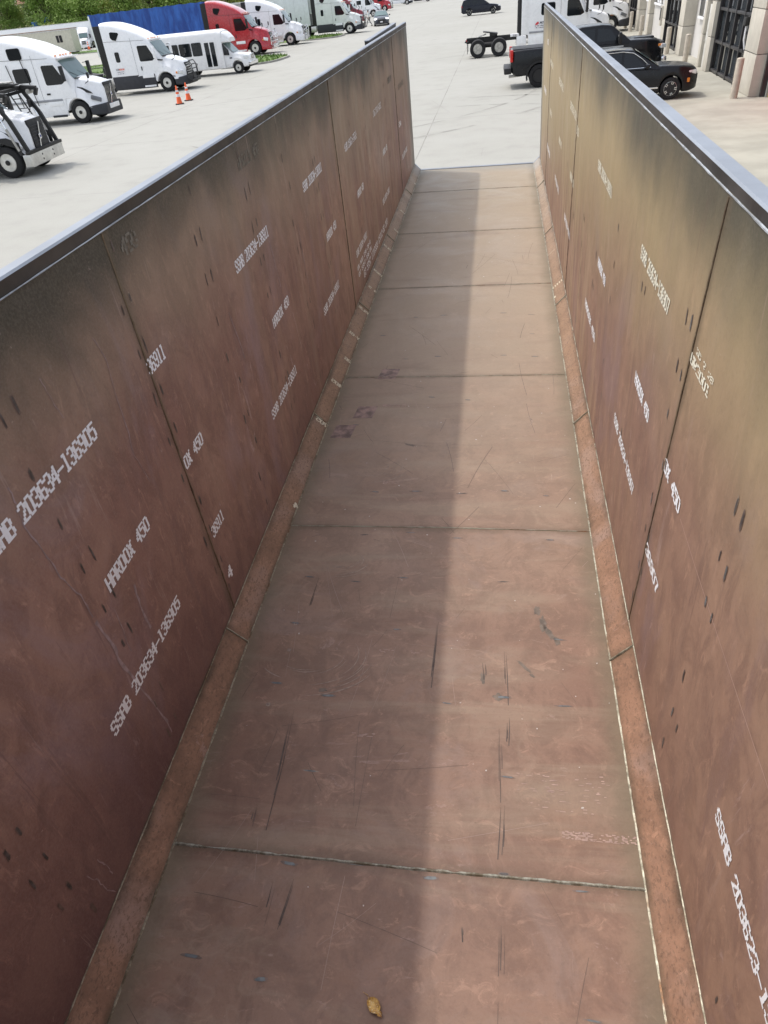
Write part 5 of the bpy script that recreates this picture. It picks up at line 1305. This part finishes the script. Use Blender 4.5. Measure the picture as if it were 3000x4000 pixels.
# ------------------------------------------------------------------ traffic cones
def cone(label, p, sc=1.0, group='orange traffic cones beside the white semi'):
    T = thing('traffic_cone', label, 'traffic cone', p, random.uniform(0, 1), group, sc)
    b = MB(); b.box((0, 0, .02), (.37, .37, .04), blackp, bev=.01); b.build('base', T)
    b = MB(); b.lathe([(.140, .04), (.125, .07), (.030, .72), (.022, .74), (.002, .745)], orange, 20, 'z'); b.build('cone_body', T)
    b = MB(); b.lathe([(.094, .30), (.0945, .31), (.079, .405), (.078, .41)], decal_white, 20, 'z'); b.lathe([(.0665, .50), (.067, .505), (.059, .56), (.058, .565)], decal_white, 20, 'z'); b.build('reflective_sleeve', T)
    return T
cone('nearer of the two orange traffic cones in front of the white semi', gp(-18.0, 43.05), 1.22)
cone('farther of the two orange traffic cones in front of the white semi', gp(-18.0, 44.5), 1.22)
for l, p in (('small far orange cone at the edge of the verge by the far road', (-88, 163)), ('tiny orange cone far off, left one of the pair by the meadow', (-123, 226)), ('tiny orange cone far off, right one of the pair by the meadow', (-120, 226)), ('far orange cone in front of the distant white semi', (-86.8, 166)), ('orange cone beside the meadow edge farthest away', (-116, 250))):
    cone(l, gp(*p), 2.0, 'far orange cones near the meadow')

# ------------------------------------------------------------------ building on the right
bw = thing('service_building', 'beige precast concrete service building with dark glazed bay doors on the right', 'building', (8.86, 30.0, 0), radians(-2.1))
t = NT('precast_concrete')
X = t.xyz(); n = t.noise(1.4, 7, .65); n2 = t.noise(30, 5, .8)
c = t.mix(t.ss(n, .3, .7), (.44, .41, .35), (.53, .495, .425)); c = t.mix(t.ss(n2, .45, .7, 0, .25), c, (.30, .27, .23))
dr = t.noise(1, 6, .6, .3, t.map((2, 5, .3))); c = t.mix(t.math('MULTIPLY', t.ss(dr, .52, .7), .25), c, (.36, .32, .27))
pre = t.out(c, .85, 0, t.bump(n2, .3, .006))
t = NT('painted_infill_wall')
n2 = t.noise(40, 4, .8); c = t.mix(t.ss(t.noise(.8, 6), .3, .7), (.50, .485, .46), (.56, .54, .52)); infill = t.out(c, .85, 0, t.bump(n2, .2, .004))
dark_side = mat('exposed_aggregate', (.26, .24, .21), .9, var=.35, scale=14, bump=.01)
bframe = mat('bronze_frame', (.028, .026, .028), .4, var=.2)
clear_glass = glass_mat('bay_glass', (.035, .04, .045), .03); clear_glass.node_tree.nodes['Principled BSDF'].inputs['Specular IOR Level'].default_value = 1.0
H = 7.2
def bpart(nm, fn, parent=bw):
    b = MB(); fn(b); return b.build(nm, parent)
# main mass behind the bays
bpart('wall', lambda b: b.box((13.0, 36, H/2), (24, 100, H), infill))
def pier(y0, y1, x0=0.0, depth=1.0, joints=True):
    hs = [0, 1.28, 2.56, 3.84, 5.12, H+.1]
    for a, c_ in zip(hs, hs[1:]):
        pass
    def f(b):
        for i, (a, c_) in enumerate(zip(hs, hs[1:])):
            b.box((x0+depth/2, (y0+y1)/2, (a+c_)/2), (depth, y1-y0, c_-a-.03), pre, bev=.012)
        b.box((x0+depth/2+.02, (y0+y1)/2, H/2), (depth-.06, y1-y0-.05, H), dark_side)
    return bpart('pier', f)
def bay(y0, y1, cols, zs, x=.22, m=None, door=None):
    def f(b):
        b.box((x+.12, (y0+y1)/2, 3.3), (.04, y1-y0, 6.6), clear_glass)
    g = bpart('bay_glazing', f)
    def fr(b):
        for y in [y0+.05+(y1-y0-.1)*k/cols for k in range(cols+1)]: b.box((x, y, 3.3), (.14, .11, 6.6), bframe, bev=.01)
        for z in zs: b.box((x+.01, (y0+y1)/2, z), (.12, y1-y0, .10), bframe, bev=.01)
    o = bpart('bay_frame', fr)
    if door:
        def h(b): b.tube([(x-.09, y0+.55, .85), (x-.16, y0+.55, .87), (x-.16, y0+.55, 1.28), (x-.09, y0+.55, 1.30)], .018, bframe, 6); b.box((x-.06, y0+.62, 1.1), (.03, .12, .5), bframe, bev=.01)
        bpart('door_pull', h)
    return o
pier(0, 1.75); bay(1.75, 7.9, 4, (.10, 1.15, 2.3, 3.6, 4.9, 6.3), door=True)
pier(7.9, 8.75, depth=.9)
bpart('service_door', lambda b: b.box((.16, 9.25, 1.2), (.06, .95, 2.4), mat('white_door', (.60, .59, .55), .5), bev=.01))
bpart('door_light', lambda b: b.box((.06, 9.25, 2.75), (.10, .9, .07), steel_dull, bev=.01))
bpart('door_knob', lambda b: b.lathe([(.03, 0), (.035, .03), (.02, .06)], steel_dull, 10, 'x', (.06, 9.6, 1.05)))
pier(9.75, 10.2, depth=.9)
def poster_window(y0, y1, z0=1.75, z1=2.95, x=.55):
    def f(b):
        b.box((x, (y0+y1)/2, (z0+z1)/2), (.06, y1-y0, z1-z0), clear_glass)
        b.box((x-.02, (y0+y1)/2, z0-.05), (.16, y1-y0+.14, .10), decal_white, bev=.01); b.box((x-.02, (y0+y1)/2, z1+.04), (.12, y1-y0+.14, .08), steel_dull, bev=.01)
        for k in (0, .33, .66, 1): b.box((x-.03, y0+(y1-y0)*k, (z0+z1)/2), (.06, .05, z1-z0), steel_dull)
    o = bpart('window', f)
    b = MB()
    for k in (0, 1):
        ya = y0+.08+(y1-y0)*.33*k; b.box((x-.045, ya+(y1-y0)*.14, (z0+z1)/2), (.012, (y1-y0)*.27, (z1-z0)*.92), decal_white)
    p = b.build('window_poster', o)
    b = MB()
    for k in (0, 1):
        ya = y0+.08+(y1-y0)*.33*k+(y1-y0)*.14; zc = (z0+z1)/2
        arc = [(x-.056, ya+.30*cos(a), zc+.34*sin(a)) for a in [2.1+.28*i for i in range(8)]]
        b.tube(arc, [.01, .025, .035, .04, .04, .035, .025, .01], ink_dark, 5)
        b.box((x-.054, ya-.15, zc-.40), (.006, .14, .16), dgrey); b.box((x-.054, ya-.05, zc+.05), (.006, .26, .10), dgrey)
    b.build('poster_print', p)
    return o
bpart('wall_panel', lambda b: b.box((.78, 12.7, H/2), (.36, 5.0, H), infill))
poster_window(11.0, 14.0)
pier(15.2, 16.6); bay(16.6, 22.4, 4, (.10, 1.15, 2.3, 3.6, 4.9, 6.3)); pier(22.4, 23.5, .15)
bpart('wall_panel', lambda b: b.box((.48, 26.0, H/2), (.36, 5.0, H), infill))
bpart('meter_box', lambda b: (b.box((.20, 24.2, 1.35), (.16, .55, 1.0), pre, bev=.02), b.box((.11, 24.2, 1.45), (.04, .30, .62), blackp, bev=.01)))
poster_window(25.2, 28.0, 1.9, 3.1, .28)
pier(28.5, 29.6); 
bpart('wall_panel', lambda b: b.box((.68, 31.9, H/2), (.36, 4.7, H), infill)); poster_window(31.0, 33.5, 1.9, 3.1, .45)
pier(34.2, 35.6); bay(35.6, 41.5, 4, (.10, 1.15, 2.3, 3.6, 4.9, 6.3)); pier(41.5, 43.0)
bpart('wall_panel', lambda b: b.box((.68, 45.5, H/2), (.36, 5, H), infill)); pier(48, 49.4); bay(49.4, 55, 4, (.10, 1.15, 2.3, 3.6, 4.9, 6.3)); pier(55, 56.6)
pier(62, 63.5); pier(70, 71.5)
# red roll-up door at the right edge
redd = mat('red_door_paint', (.40, .06, .05), .5, var=.12)
bpart('roll_up_door', lambda b: [b.box((.62, -2.65, .28+.56*k), (.05, 4.9, .54), redd, bev=.012) for k in range(12)])
bpart('door_track', lambda b: (b.box((.45, -.12, 3.3), (.20, .14, 6.6), bframe), b.box((.55, -.26, 3.3), (.10, .10, 6.6), mat('grey_track', (.25, .28, .26), .5)), b.box((.585, -.35, 3.3), (.03, .05, 6.6), mat('yellow_strip', (.45, .33, .06), .6))))
pier(-6.5, -5.2)
bpart('wall_panel', lambda b: b.box((.90, -2.6, H-.3), (.4, 5.2, 1.2), pre))
bpart('junction_box', lambda b: (b.box((-.06, 1.95, 2.15), (.14, .28, .26), frame_blk, bev=.01), b.tube([(-.05, 1.95, 2.0), (-.06, 1.9, 1.6), (.02, 1.9, 1.3)], .03, decal_white, 6)))
apron_m = mat('apron_concrete', (.335, .32, .27), .9, var=.12, scale=.9, bump=.006)
b = MB()
c0, s0_ = cos(radians(-2.1)), sin(radians(-2.1))
def bl(x, y, z=0): return (8.86+x*c0-y*s0_, 30+x*s0_+y*c0, z)
b.face([bl(-4.6, -30, .006), bl(2.0, -30, .006), bl(2.0, 75, .006), bl(-4.6, 75, .006)], apron_m); struct(b.build('pavement', recalc=False))

# bollards
bol_m = mat('bollard_paint', (.46, .41, .34), .7, var=.12, scale=6, bump=.004)
proto = None
for i, (x, y, l) in enumerate(((8.37, 30.0, 'nearest beige bollard, standing in front of the black SUV'), (8.92, 41.2, 'beige bollard rising behind the hood of the SUV'), (9.05, 46.6, 'beige bollard in front of the black pickup'),
        (9.49, 58.5, 'single beige bollard by the wall meter box'), (9.65, 64.3, 'beige bollard, right one of the close pair past the pickup'), (9.80, 68.0, 'beige bollard, left one of the close pair past the pickup'), (9.95, 74.3, 'beige bollard next to the brown crate'))):
    if proto is None:
        o = thing('bollard', l, 'bollard', (x, y, 0), 0, 'beige steel bollards along the building')
        b = MB(); b.lathe([(.125, -.02), (.125, 1.18), (.12, 1.22)], bol_m, 24, 'z'); b.build('post', o)
        b = MB(); b.lathe([(.127, 1.175), (.118, 1.215), (.09, 1.235), (.01, 1.24)], bol_m, 24, 'z'); b.build('cap', o); proto = o
    else:
        o = copy_tree(proto); o.location = (x, y, 0); o['label'] = l; o.rotation_euler = (0, 0, i*.7)

# crate with lid beside the standing person
ck_ = thing('wooden_crate', 'brown wooden crate standing beside the bollard near the standing person', 'crate', (9.15, 72.6, 0), .05)
wood = mat('crate_wood', (.26, .115, .055), .6, var=.3, scale=5)
b = MB()
for k in range(5): b.box((0, -.52, .12+.2*k), (.95, .03, .17), wood); b.box((-.50, 0, .12+.2*k), (.03, 1.0, .17), wood); b.box((.50, 0, .12+.2*k), (.03, 1.0, .17), wood); b.box((0, .52, .12+.2*k), (.95, .03, .17), wood)
b.build('slats', ck_)
b = MB()
for x in (-.47, .47):
    for y in (-.49, .49): b.box((x, y, .52), (.08, .08, 1.0), wood)
b.build('corner_posts', ck_); b = MB(); b.box((0, 0, 1.05), (1.08, 1.12, .05), wood, bev=.01); b.build('lid', ck_)

# ------------------------------------------------------------------ people
skin_m = mat('skin', (.42, .24, .17), .55, var=.08)
def person(label, loc, rz, pose, shirt, pants, sc=1.0, hair=(.02, .015, .012), pack=False, cat='person'):
    T = thing('person', label, cat, loc, rz, None, sc)
    J = pose
    def limb(name, chains, m):
        verts = []; edges = []; rad = []
        for ch in chains:
            prev = None
            for key in ch:
                p, r = key
                p = Vector(p)
                f = next((i for i, v in enumerate(verts) if (v-p).length < 1e-5), None)
                if f is None: verts.append(p); rad.append(r); f = len(verts)-1
                if prev is not None and prev != f: edges.append((prev, f))
                prev = f
        me = bpy.data.meshes.new(name); me.from_pydata([tuple(v) for v in verts], edges, [])
        o = bpy.data.objects.new(name, me); COL.objects.link(o); o.parent = T
        md = o.modifiers.new('skin', 'SKIN'); md.use_smooth_shade = True; o.modifiers.new('sub', 'SUBSURF').levels = 1; o.modifiers['sub'].render_levels = 2
        for i, sv in enumerate(me.skin_vertices[0].data):
            r = rad[i]; sv.radius = r if isinstance(r, tuple) else (r, r); sv.use_root = (i == 0)
        me.materials.append(m); return o
    h, c, n, hd = Vector(J['hip']), Vector(J['chest']), Vector(J['neck']), Vector(J['head'])
    # body: one continuous skinned figure in skin colour
    ch = [[(h, (.15, .11)), ((h+c)/2, (.13, .10)), (c, (.16, .12)), (n, .055), (hd+Vector((0, 0, -.05)), (.075, .085)), (hd+Vector((0, 0, .06)), (.075, .09))]]
    for s in ('L', 'R'):
        ch.append([(c, (.16, .12)), (J['sh'+s], .06), (J['el'+s], .042), (J['wr'+s], .028), (J['ha'+s], (.035, .018))])
        ch.append([(h, (.15, .11)), (J['hp'+s], .085), (J['kn'+s], .058), (J['an'+s], .038), (J['to'+s], (.04, .025))])
        w = Vector(J['ha'+s]); d = (w-Vector(J['wr'+s])).normalized()
        for q in range(4):
            o = Vector((.022*(q-1.5), 0, 0)); ch.append([(w, (.035, .018)), (w+d*.03+o, .009), (w+d*(.07-.008*abs(q-1.5))+o+Vector((0, .01, 0)), .008)])
        ch.append([(w, (.035, .018)), (w+d*.01+Vector((.045, .01, 0)), .009), (w+d*.04+Vector((.055, .02, 0)), .008)])
    limb('body', ch, skin_m)
    sc_ = lambda r, k: tuple(v*k for v in r) if isinstance(r, tuple) else r*k
    ch = [[(h+Vector((0, 0, .02)), (.168, .125)), ((h+c)/2, (.150, .118)), (c, (.178, .136)), (c+Vector((0, 0, .08)), (.12, .09))]]
    for s in ('L', 'R'):
        sh, el, wr = Vector(J['sh'+s]), Vector(J['el'+s]), Vector(J['wr'+s])
        ch.append([(c, (.178, .136)), (sh, .076), (el, .056)]+([(wr, .044)] if J.get('long') else [(sh.lerp(el, .99), .055)]))
    limb('shirt', ch, shirt)
    ch = []
    for s in ('L', 'R'):
        ch.append([(h, (.163, .122)), (J['hp'+s], .100), (J['kn'+s], .076)]+([(J['an'+s], .058)] if not J.get('shorts') else []))
    limb('trousers', ch, pants)
    for s in ('L', 'R'):
        a, to = Vector(J['an'+s]), Vector(J['to'+s])
        b = MB(); d = (to-a); d.z = 0; d.normalize(); R = Matrix.Rotation(math.atan2(d.y, d.x), 4, 'Z')
        b.box(a.lerp(to, .45)+Vector((0, 0, -.03)), (.28, .10, .09), blackp, rot=R, bev=.03, top=(.7, .8)); b.build('shoe', T)
    b = MB(); bmesh.ops.create_uvsphere(b.bm, u_segments=14, v_segments=10, radius=1, matrix=Matrix.Translation(hd+Vector((-.012, 0, .055))) @ Matrix.Diagonal((.105, .092, .100, 1)))
    b.mi(mat('hair', hair, .6)); b.build('hair', T)
    b = MB(); b.box(hd+Vector((.098, 0, -.005)), (.03, .02, .035), skin_m, bev=.005); b.build('nose', T)
    for s in (-1, 1):
        b = MB(); b.box(hd+Vector((.090, s*.03, .022)), (.01, .022, .010), ink_dark, bev=.002); b.build('eye', T)
    b = MB(); b.box(hd+Vector((.088, 0, -.048)), (.01, .04, .008), ink_red, bev=.002); b.build('mouth', T)
    if pack:
        b = MB(); b.tube([c+Vector((.13, -.12, .10)), c+Vector((.0, -.13, .17)), c+Vector((-.15, -.08, .05)), c+Vector((-.16, .12, -.30))], .018, ink_dark, 6); b.box(c+Vector((-.16, .16, -.38)), (.10, .24, .26), ink_dark, bev=.03); b.build('shoulder_bag', T)
    return T
walk = dict(hip=(0, 0, .93), chest=(.03, 0, 1.33), neck=(.04, 0, 1.50), head=(.06, 0, 1.63), shL=(.03, .19, 1.42), shR=(.03, -.19, 1.42), elL=(-.10, .23, 1.16), elR=(.10, -.23, 1.15), wrL=(-.06, .24, .92), wrR=(.26, -.22, .96), haL=(-.04, .24, .84), haR=(.32, -.22, .92),
    hpL=(0, .10, .88), hpR=(0, -.10, .88), knL=(.20, .10, .50), knR=(-.10, -.10, .48), anL=(.34, .10, .09), anR=(-.38, -.10, .14), toL=(.50, .10, .06), toR=(-.24, -.10, .05), long=True)
stand = dict(hip=(0, 0, .95), chest=(.0, 0, 1.36), neck=(.01, 0, 1.53), head=(.03, 0, 1.66), shL=(0, .20, 1.45), shR=(0, -.20, 1.45), elL=(-.02, .26, 1.17), elR=(.02, -.27, 1.17), wrL=(.08, .24, .95), wrR=(.10, -.25, .96), haL=(.12, .23, .88), haR=(.15, -.24, .89),
    hpL=(0, .10, .90), hpR=(0, -.10, .90), knL=(.03, .12, .50), knR=(0, -.12, .50), anL=(0, .13, .09), anR=(-.02, -.13, .09), toL=(.15, .14, .05), toR=(.13, -.14, .05), shorts=True)
person('person in a pale jacket and grey trousers walking in front of the dark sedan', (-18.3, 117.5, 0), radians(172), walk, mat('pale_jacket', (.62, .64, .62), .8), mat('grey_trousers', (.28, .28, .27), .8), 1.05)
person('person in a light blue shirt with a dark shoulder bag standing by the bays', (8.75, 71.0, 0), radians(60), stand, mat('light_blue_shirt', (.42, .50, .70), .8), mat('grey_shorts', (.16, .17, .19), .8), 1.08, pack=True)

# ------------------------------------------------------------------ trees, far buildings, poles
def leaf_mat(name, a, b_):
    t = NT(name); c = t.mix(t.ss(t.noise(.8, 5, .7), .35, .65), a, b_)
    m = t.out(c, .7); t.b.inputs['Subsurface Weight'].default_value = 0.0
    return m
bark = mat('bark', (.10, .08, .065), .9, var=.3, scale=4)
LM_ = [leaf_mat('leaf_spring_green', (.17, .28, .05), (.32, .42, .11)), leaf_mat('leaf_yellow_green', (.30, .36, .08), (.46, .48, .16)), leaf_mat('leaf_dark_green', (.08, .15, .05), (.17, .25, .08)), leaf_mat('bud_brown', (.33, .27, .18), (.42, .36, .25))]
def tree_proto(name, H_, R_, leaves, lm, seed, dens=1.0, trunkh=.25, size=.42):
    rnd = random.Random(seed)
    T = thing(name, 'tree', 'tree', (0, 0, 0)); b = MB(); tips = []
    def branch(p, d, L, r, depth):
        pts = [p]; q = p.copy(); dd = d.copy(); n = 4
        for i in range(n):
            dd = (dd+Vector((rnd.uniform(-.18, .18), rnd.uniform(-.18, .18), rnd.uniform(-.02, .14)))).normalized(); q = q+dd*L/n; pts.append(q.copy())
        b.tube(pts, [r*(1-.6*i/n) for i in range(n+1)], bark, 5 if depth else 8)
        if depth >= 3: tips.append(q); return
        for k in range(3 if depth else 6):
            f = rnd.uniform(.45, 1.0); pp = pts[min(n, int(f*n+.5))]; a = rnd.uniform(0, 2*pi)
            nd = (dd*.6+Vector((cos(a), sin(a), rnd.uniform(.1, .7)))*(.75)).normalized()
            branch(pp, nd, L*rnd.uniform(.5, .72), r*.5, depth+1)
        tips.append(q)
    branch(Vector((0, 0, -.3)), Vector((0, 0, 1)), H_*(.45+trunkh*.3), .02*H_+.05, 0)
    b.build('trunk', T)
    b = MB(); i0 = b.mi(lm)
    for _ in range(int(leaves*dens)):
        t_ = rnd.choice(tips) if rnd.random() < .82 else Vector((rnd.uniform(-.6, .6)*R_, rnd.uniform(-.6, .6)*R_, rnd.uniform(.04, .4)*H_)); rr = R_*.30*rnd.random()**.5; a = rnd.uniform(0, 2*pi); e = rnd.uniform(-1, 1)
        p = t_+Vector((rr*cos(a)*sqrt(1-e*e), rr*sin(a)*sqrt(1-e*e), rr*e*.8))
        s = size*rnd.uniform(.5, 1.3); u = Vector((rnd.gauss(0, 1), rnd.gauss(0, 1), rnd.gauss(0, .7))).normalized(); v = u.cross(Vector((rnd.gauss(0, 1), rnd.gauss(0, 1), rnd.gauss(0, 1)))).normalized()
        vs = [b.bm.verts.new(p+u*s*x+v*s*y) for x, y in ((-.5, 0), (0, -.32), (.5, 0), (0, .32))]
        f = b.bm.faces.new(vs); f.material_index = i0
    o = b.build('crown', T, recalc=False)
    return T
protos = [tree_proto('leafy_tree', 11, 6.5, 11000, LM_[0], 1), tree_proto('leafy_tree', 9, 5, 8000, LM_[1], 2), tree_proto('leafy_tree', 13, 6, 10000, LM_[2], 3), tree_proto('budding_tree', 12, 5.5, 3800, LM_[3], 4, size=.28), tree_proto('bush', 4.5, 4.2, 5200, LM_[1], 5, trunkh=0, size=.28), tree_proto('leafy_tree', 10, 6, 9000, LM_[0], 6)]
KIND = ['bright spring green tree', 'yellow-green tree', 'dark green tree', 'brown budding tree', 'low yellow-green bush', 'broad green tree']
rnd = random.Random(12)
# rows of trees: azimuth (x/y) band seen at the top left, nearest rows last
used = [False]*6; cnt = 0
rows = [(275, -230, -50, 22, 'in the farthest row on the rise', [0, 2, 3, 5]), (252, -215, -52, 22, 'in the middle row of the wood', [3, 3, 2, 5, 1, 0]), (226, -200, -56, 22, 'in the front row at the meadow edge', [1, 0, 5, 3, 0]), (206, -205, -140, 9, 'at the left end behind the trailers', [2, 0, 1])]
place = ['leftmost', 'second from left', 'third from left', 'fourth from left', 'fifth from left', 'sixth from left', 'seventh from left', 'eighth from left', 'ninth from left', 'tenth from left']
for y, xa, xb, n, where, kinds in rows:
    for i in range(n):
        k = rnd.choice(kinds); x = xa+(xb-xa)*(i+.5)/n+rnd.uniform(-2, 2); yy = y+rnd.uniform(-7, 7)
        if -148 < x < -118 and y < 250: 
            if rnd.random() < .45: continue
        o = protos[k] if not used[k] else copy_tree(protos[k]); used[k] = True
        o.location = (x, yy, gz(x, yy)); s = rnd.uniform(.85, 1.35); o.scale = (s, s, s*rnd.uniform(.9, 1.1)); o.rotation_euler = (0, 0, rnd.uniform(0, 6))
        rr_ = x/yy; where2 = 'seen over the trailers at the far left' if rr_ < -.57 else ('seen over the left half of the blue trailer' if rr_ < -.46 else ('seen over the right half of the blue trailer' if rr_ < -.36 else 'seen over the red semi truck'))
        size_ = 'tall ' if s > 1.1 else ''
        o['label'] = '%s%s %s, %s' % (size_, KIND[k].replace('bright spring green', 'spring green'), where2, where.replace('in the ', '').replace(' on the rise', '').replace(' at the meadow edge', '').replace(' of the wood', '').replace('at the left end behind the trailers', 'leftmost clump'))
        o['category'] = 'bush' if k == 4 else 'tree'; o['group'] = '%s%ss %s' % (size_, KIND[k], where)
BU = [(-118, 209), (-104, 212), (-95, 206), (-138, 214), (-152, 208), (-166, 210), (-178, 213), (-86, 206), (-74, 206), (-64, 208)]+[(-60-7.5*i+rnd.uniform(-2, 2), 228+rnd.uniform(-5, 5)) for i in range(20)]+[(-58-8*i+rnd.uniform(-2, 2), 258+rnd.uniform(-5, 5)) for i in range(20)]
BU = [(x, y) for x, y in BU if not (-146 < x < -118 and 224 < y < 246)]
for i, (x, y) in enumerate(BU):
    o = protos[4] if not used[4] else copy_tree(protos[4]); used[4] = True
    o.location = (x, y, gz(x, y)); s = rnd.uniform(.9, 1.4)*(1.0 if y < 222 else 1.45); o.scale = (s, s, s*.9); o.rotation_euler = (0, 0, rnd.uniform(0, 6)); o['label'] = 'low yellow-green bush '+('along the meadow edge' if y < 222 else 'under the trees of the wood')+(', above the trailers at far left' if x/y < -.57 else (', above the blue trailer' if x/y < -.36 else ', above the red semi')); o['category'] = 'bush'; o['group'] = 'low bushes '+('along the meadow edge' if y < 222 else 'under the trees')
for (x, y, l) in ((-187, 232, 'bare dark utility pole, left one, leaning among the far trees'), (-181, 230, 'bare dark utility pole, right one, leaning among the far trees')):
    T = thing('utility_pole', l, 'pole', (x, y, gz(x, y)), 0, 'far utility poles')
    b = MB(); b.tube([(0, 0, -.3), (-1.0, 0, 7), (-1.6, 0, 13)], [.24, .2, .15], mat('dark_pole', (.05, .045, .04), .9), 8); b.build('post', T)
    b = MB(); b.bar((-2.6, 0, 12.1), (-.4, 0, 12.3), .14, .14, frame_blk); b.build('cross_arm', T)
# far house, blue tank and parked cars on the rise
hs = thing('far_house', 'far low house with a reddish roof among the trees at top left', 'house', (-172, 300, gz(-172, 300)), .2)
b = MB(); b.box((0, 0, 1.6), (13, 8, 3.2), mat('house_wall', (.55, .50, .42), .8)); b.build('wall', hs)
b = MB(); b.face([(-7, -4.6, 3.2), (7, -4.6, 3.2), (7, 0, 5.2), (-7, 0, 5.2)], mat('house_roof', (.30, .13, .09), .8)); b.face([(-7, 4.6, 3.2), (-7, 0, 5.2), (7, 0, 5.2), (7, 4.6, 3.2)], mat('house_roof', (.30, .13, .09), .8)); b.build('roof', hs)
for x in (-4, -1, 3):
    b = MB(); b.box((x, -4.02, 1.7), (1.3, .06, 1.1), glass); b.build('window', hs)
tk = thing('blue_machine', 'bright blue machine parked on the rise behind the trailers', 'machine', (-136, 233, gz(-136, 233)), .3)
bluem = mat('machine_blue', (.03, .14, .45), .4)
b = MB(); b.box((0, 0, 1.3), (3.2, 2, 1.4), bluem, bev=.1); b.build('body', tk); b = MB(); b.box((-.6, 0, 2.9), (1.4, 1.6, 1.8), bluem, bev=.15); b.build('cab', tk); b = MB(); b.bar((1.2, 0, 2), (3.2, 0, 4.6), .35, .35, bluem); b.bar((3.2, 0, 4.6), (4.6, 0, 2.4), .3, .3, bluem); b.build('boom', tk)
b = MB(); b.box((0, 0, .35), (3.4, 2.2, .7), frame_blk, bev=.15); b.build('tracks', tk)
for i, (x, y, l) in enumerate(((-143, 236, 'white car parked left of the blue machine'), (-127, 236, 'white car parked right of the blue machine'), (-121, 240, 'silver car parked under the budding trees'), (-131, 244, 'white car parked behind the blue machine'))):
    c_, _w = car('parked_car', l, 'car', (x, y, gz(x, y)), rnd.uniform(0, 3), white_paint if i != 2 else steel_dull, [(-3.9, .95), (-1, .98), (.2, .9), (.9, .6)], 2.8, .68, (0, -2.8), -3.95, .9,
        [(-3.5, 1.02), (-2.9, 1.35), (-1.5, 1.43), (-.5, .95)], [[(-.95, 1.03), (-1.4, 1.32), (-2.6, 1.32), (-2.95, 1.08)]], [(-.55, .97), (-1.4, 1.38)], [(-3.45, 1.04), (-2.92, 1.30)], belt=.98, z0=.2, scl=1.2, group='cars parked on the rise')
